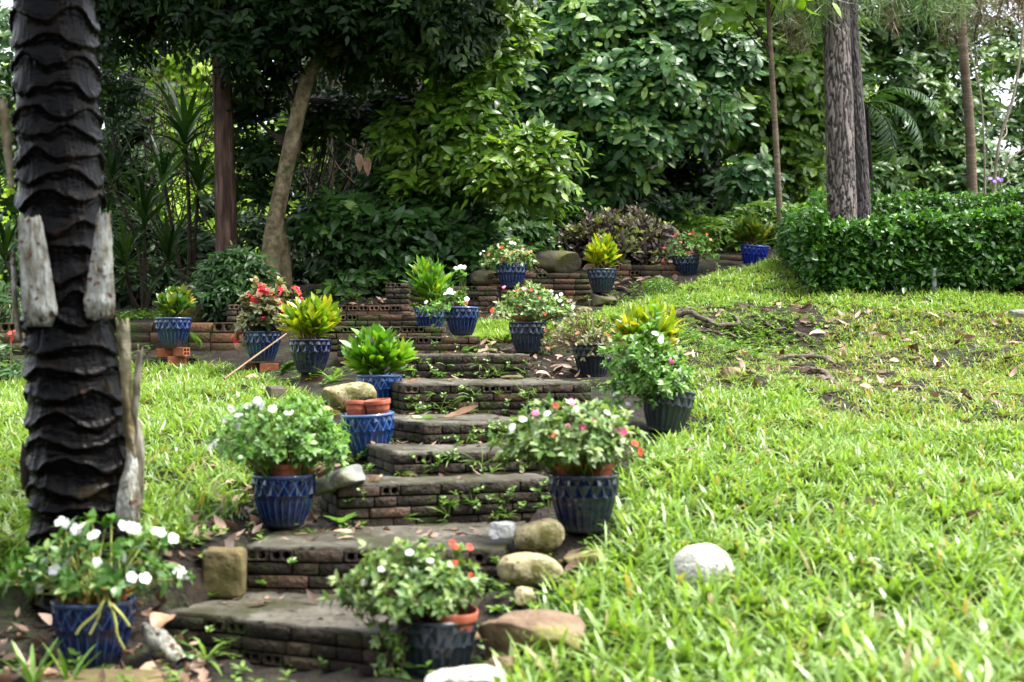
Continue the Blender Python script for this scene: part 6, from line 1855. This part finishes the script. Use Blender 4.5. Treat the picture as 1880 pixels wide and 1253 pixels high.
pn, pbase = pine("stout pine with plated grey-brown bark, standing behind the hedge's left end", [(1546, 395, 12.6), (1543, 300, 12.6), (1539, 150, 12.6), (1533, 0, 12.6), (1526, -200, 12.6), (1520, -420, 12.6)], .128, .108, 3)
pn2, pbase2 = pine("dark pine trunk close behind the stout pine", [(1582, 385, 13.2), (1574, 250, 13.2), (1562, 80, 13.2), (1555, -100, 13.2), (1550, -350, 13.2)], .085, .07, 4, dark=True)


def needles(root, base, tufts, seed, mat, label=None):
    r = np.random.default_rng(seed)
    gs, br = [], []
    for (px, py, d, sz) in tufts:
        c_ = P(px, py, d)
        br.append(smooth_path([c_ + [0, .1, .9], c_ + [r.normal(0, .1), .1, .45], c_ + [0, 0, .05], c_ + [0, 0, -.05]], 10))
        n = int(230 * sz)
        pos = c_ + r.normal(0, .05, (n, 3)) * sz + UP * r.uniform(-.05, .35, n)[:, None] * sz
        dd = unit(r.normal(size=(n, 3)) + [0, 0, -.75])
        gs.append(leaves(pos, dd, unit(r.normal(size=(n, 3))), r.uniform(.16, .30, n) * sz, .0042, r.uniform(.1, .7, n), 0, ST_BLADE, 2))
    part("branches", tubes(np.array(br), np.tile(np.linspace(.016, .006, 10), (len(br), 1)), 6), M['twig'], root, base)
    part("needles", merge(*gs), M[mat], root, base)


needles(pn, pbase, [(1500, 20, 12.4, 1.1), (1460, -10, 12.4, 1.1), (1490, 60, 12.6, .8), (1440, 30, 12.8, .8), (1590, -20, 12.5, 1), (1650, 5, 12.6, 1.0), (1700, 15, 12.6, 1.2), (1735, 0, 12.8, 1), (1680, -30, 12.6, 1.2),
                    (1760, 20, 13, .8), (1600, 20, 13.2, .8)], 5, 'needles')
needles(pn2, pbase2, [(1470, 80, 13.2, .7), (1450, 60, 13.2, .8), (1790, 70, 13.6, .9), (1850, 10, 13.5, 1), (1830, 40, 13.8, .8), (1870, 30, 13.6, .9), (1740, 60, 13.6, .7), (1640, 45, 13.4, .7), (1800, 30, 13.5, .9)], 6, 'needles_dead')

# drooping palm fronds behind the pines
base = P(1600, 400, 15.4); base[2] = gz(base[0], base[1])
root = empty("fan_palm", base)
crown_p = P(1585, 190, 15.4)
part("trunk", trunk_geo([base, (base + crown_p) / 2, crown_p], .06, .05, n=30, seed=2), M['bark_dark'], root, base)
r = np.random.default_rng(9)
for dx, dz, L_ in ((.75, .15, 1.0), (.5, -.2, .9), (.6, .6, 1.0), (-.6, .5, .9), (-.8, .2, .9), (-.2, .7, .9)):
    part("frond", frond_geo(crown_p, (dx, -.35, dz), L_, 34, r, .42, 1.9, lw=.05), M['f_mid'], root, base)
tag(root, "small palm with drooping feathery fronds behind the pine trunks", "palm tree")


# ------------------------------------------------------------------ clipped hedges
def hedge(label, x0, x1, d0, d1, ytop, ybot, n, L_, seed, wob=.05, mat='hedge', rise=.24):
    r = np.random.default_rng(seed)
    a = P(x0, ybot, d0); b = P(x1, ybot, d0)
    ztop = P(x0, ytop, d0)[2]
    base = (a + b) / 2
    root = empty("hedge", base)
    X = r.uniform(a[0], b[0], n); Yd = r.uniform(0, 1, n); 
    face = r.random(n)
    W_, D_ = b[0] - a[0], d1 - d0
    # front, top, left end and a thinner fill inside
    Y = d0 + D_ * r.random(n); Zr = r.random(n)
    nrm = np.zeros((n, 3))
    f = face < .42; t_ = (face >= .42) & (face < .74); e = (face >= .74) & (face < .84); i_ = face >= .84
    nb = noise(np.stack([X, Y, Zr], -1), 2.2, 3, seed % 6)
    Y = np.where(f, d0 + np.abs(r.normal(0, .10, n)) + nb * wob * 1.6 + np.where(X < a[0] + .3, (a[0] + .3 - X) ** 2 * 1.8, 0), Y); nrm[f] = [0, -1, .25]
    X = X + np.clip(Y - d0, 0, 9) * .13
    lo = ground_z(X, Y) + .03
    top = ztop + rise * (X - a[0]) / max(W_, .1) + nb * wob * 1.4 + np.where(X < a[0] + .25, -(a[0] + .25 - X) ** 2 * 3.0, 0)
    Z = lo + (top - lo) * (Zr ** .8)
    Z = np.where(t_, top - np.abs(r.normal(0, .05, n)), Z); nrm[t_] = [0, -.25, 1]
    X = np.where(e, a[0] + np.abs(r.normal(0, .06, n)) + nb * wob, X); nrm[e] = [-1, -.3, .3]
    nrm[i_] = [0, -.3, .6]
    pos = np.stack([X, Y, Z], -1)
    K = 4
    out = []
    for k in range(K):
        ang = r.uniform(0, 6.28, n)
        dd = unit(nrm * .6 + r.normal(0, .75, (n, 3)) + [0, 0, .12])
        up = unit(nrm * .8 + UP * .45 + r.normal(0, .28, (n, 3)))
        ll = L_ * r.uniform(.55, 1.2, n)
        v = np.clip(r.normal(.42, .18, n) + np.where(t_, .22, 0), 0, 1)  # top leaves coloured lighter, standing in for sun on the hedge top
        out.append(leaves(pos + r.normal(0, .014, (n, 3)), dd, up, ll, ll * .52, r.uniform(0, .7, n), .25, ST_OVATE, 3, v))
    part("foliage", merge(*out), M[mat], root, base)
    # woody stems standing in a row inside
    m = int(W_ / .09)
    xs = np.linspace(a[0] + .08, b[0] - .05, m) + r.normal(0, .02, m); ys = d0 + D_ * r.uniform(.15, .7, m)
    s = np.stack([xs, ys, ground_z(xs, ys) - .02], -1); en = s + np.stack([r.normal(0, .06, m), r.normal(0, .06, m), (ztop - s[:, 2]) * .85], -1)
    md = (s + en) / 2 + r.normal(0, .03, (m, 3))
    t = np.linspace(0, 1, 7)[None, :, None]
    part("stems", tubes((1 - t) ** 2 * s[:, None] + 2 * t * (1 - t) * md[:, None] + t ** 2 * en[:, None], np.tile(np.linspace(.011, .004, 7), (m, 1)), 6), M['twig'], root, base)
    tag(root, label, "hedge", "clipped hedges at the right")
    return root


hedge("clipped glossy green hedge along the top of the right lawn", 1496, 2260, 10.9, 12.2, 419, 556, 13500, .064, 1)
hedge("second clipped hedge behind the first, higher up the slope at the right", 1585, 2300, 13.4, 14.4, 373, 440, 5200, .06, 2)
# shoots standing above the clipped top
r = np.random.default_rng(12)
pv = np.array([P(1715, 556, 10.92), P(1715, 520, 10.92), P(1714, 496, 10.92)])
pp_ = part("pipe_post", tubes(pv[None], np.full((1, 3), .020), 16), M['pvc'], None, pv[0])
cap_ = part("cap", tubes(np.array([[pv[2] - [0, 0, .005], pv[2] + [0, 0, .012], pv[2] + [0, 0, .013]]]), np.array([[.023, .023, .001]]), 16), M['pvc'], pp_, pv[0])
tag(pp_, "short grey pipe post standing in the face of the hedge", "post")
# violet flowers over the second hedge
fp = P(1825, 345, 13.9); fr = empty("ruellia_plant", np.array([fp[0], fp[1], gz(fp[0], fp[1])]))
sp = []
for (a, b) in ((1818, 328), (1833, 328), (1826, 333), (1838, 331)):
    e = P(a, b, 13.9); sp.append(smooth_path([np.array(fr.location), (np.array(fr.location) + e) / 2 + [.02, 0, 0], e], 8))
    blossom(fr, e, .05, 'violet', (0, -1, .4))
part("stems", tubes(np.array(sp), np.tile(np.linspace(.005, .003, 8), (4, 1)), 5), M['stem_green'], fr, fr.location)
tag(fr, "thin plant with violet flowers rising over the second hedge", "plant")
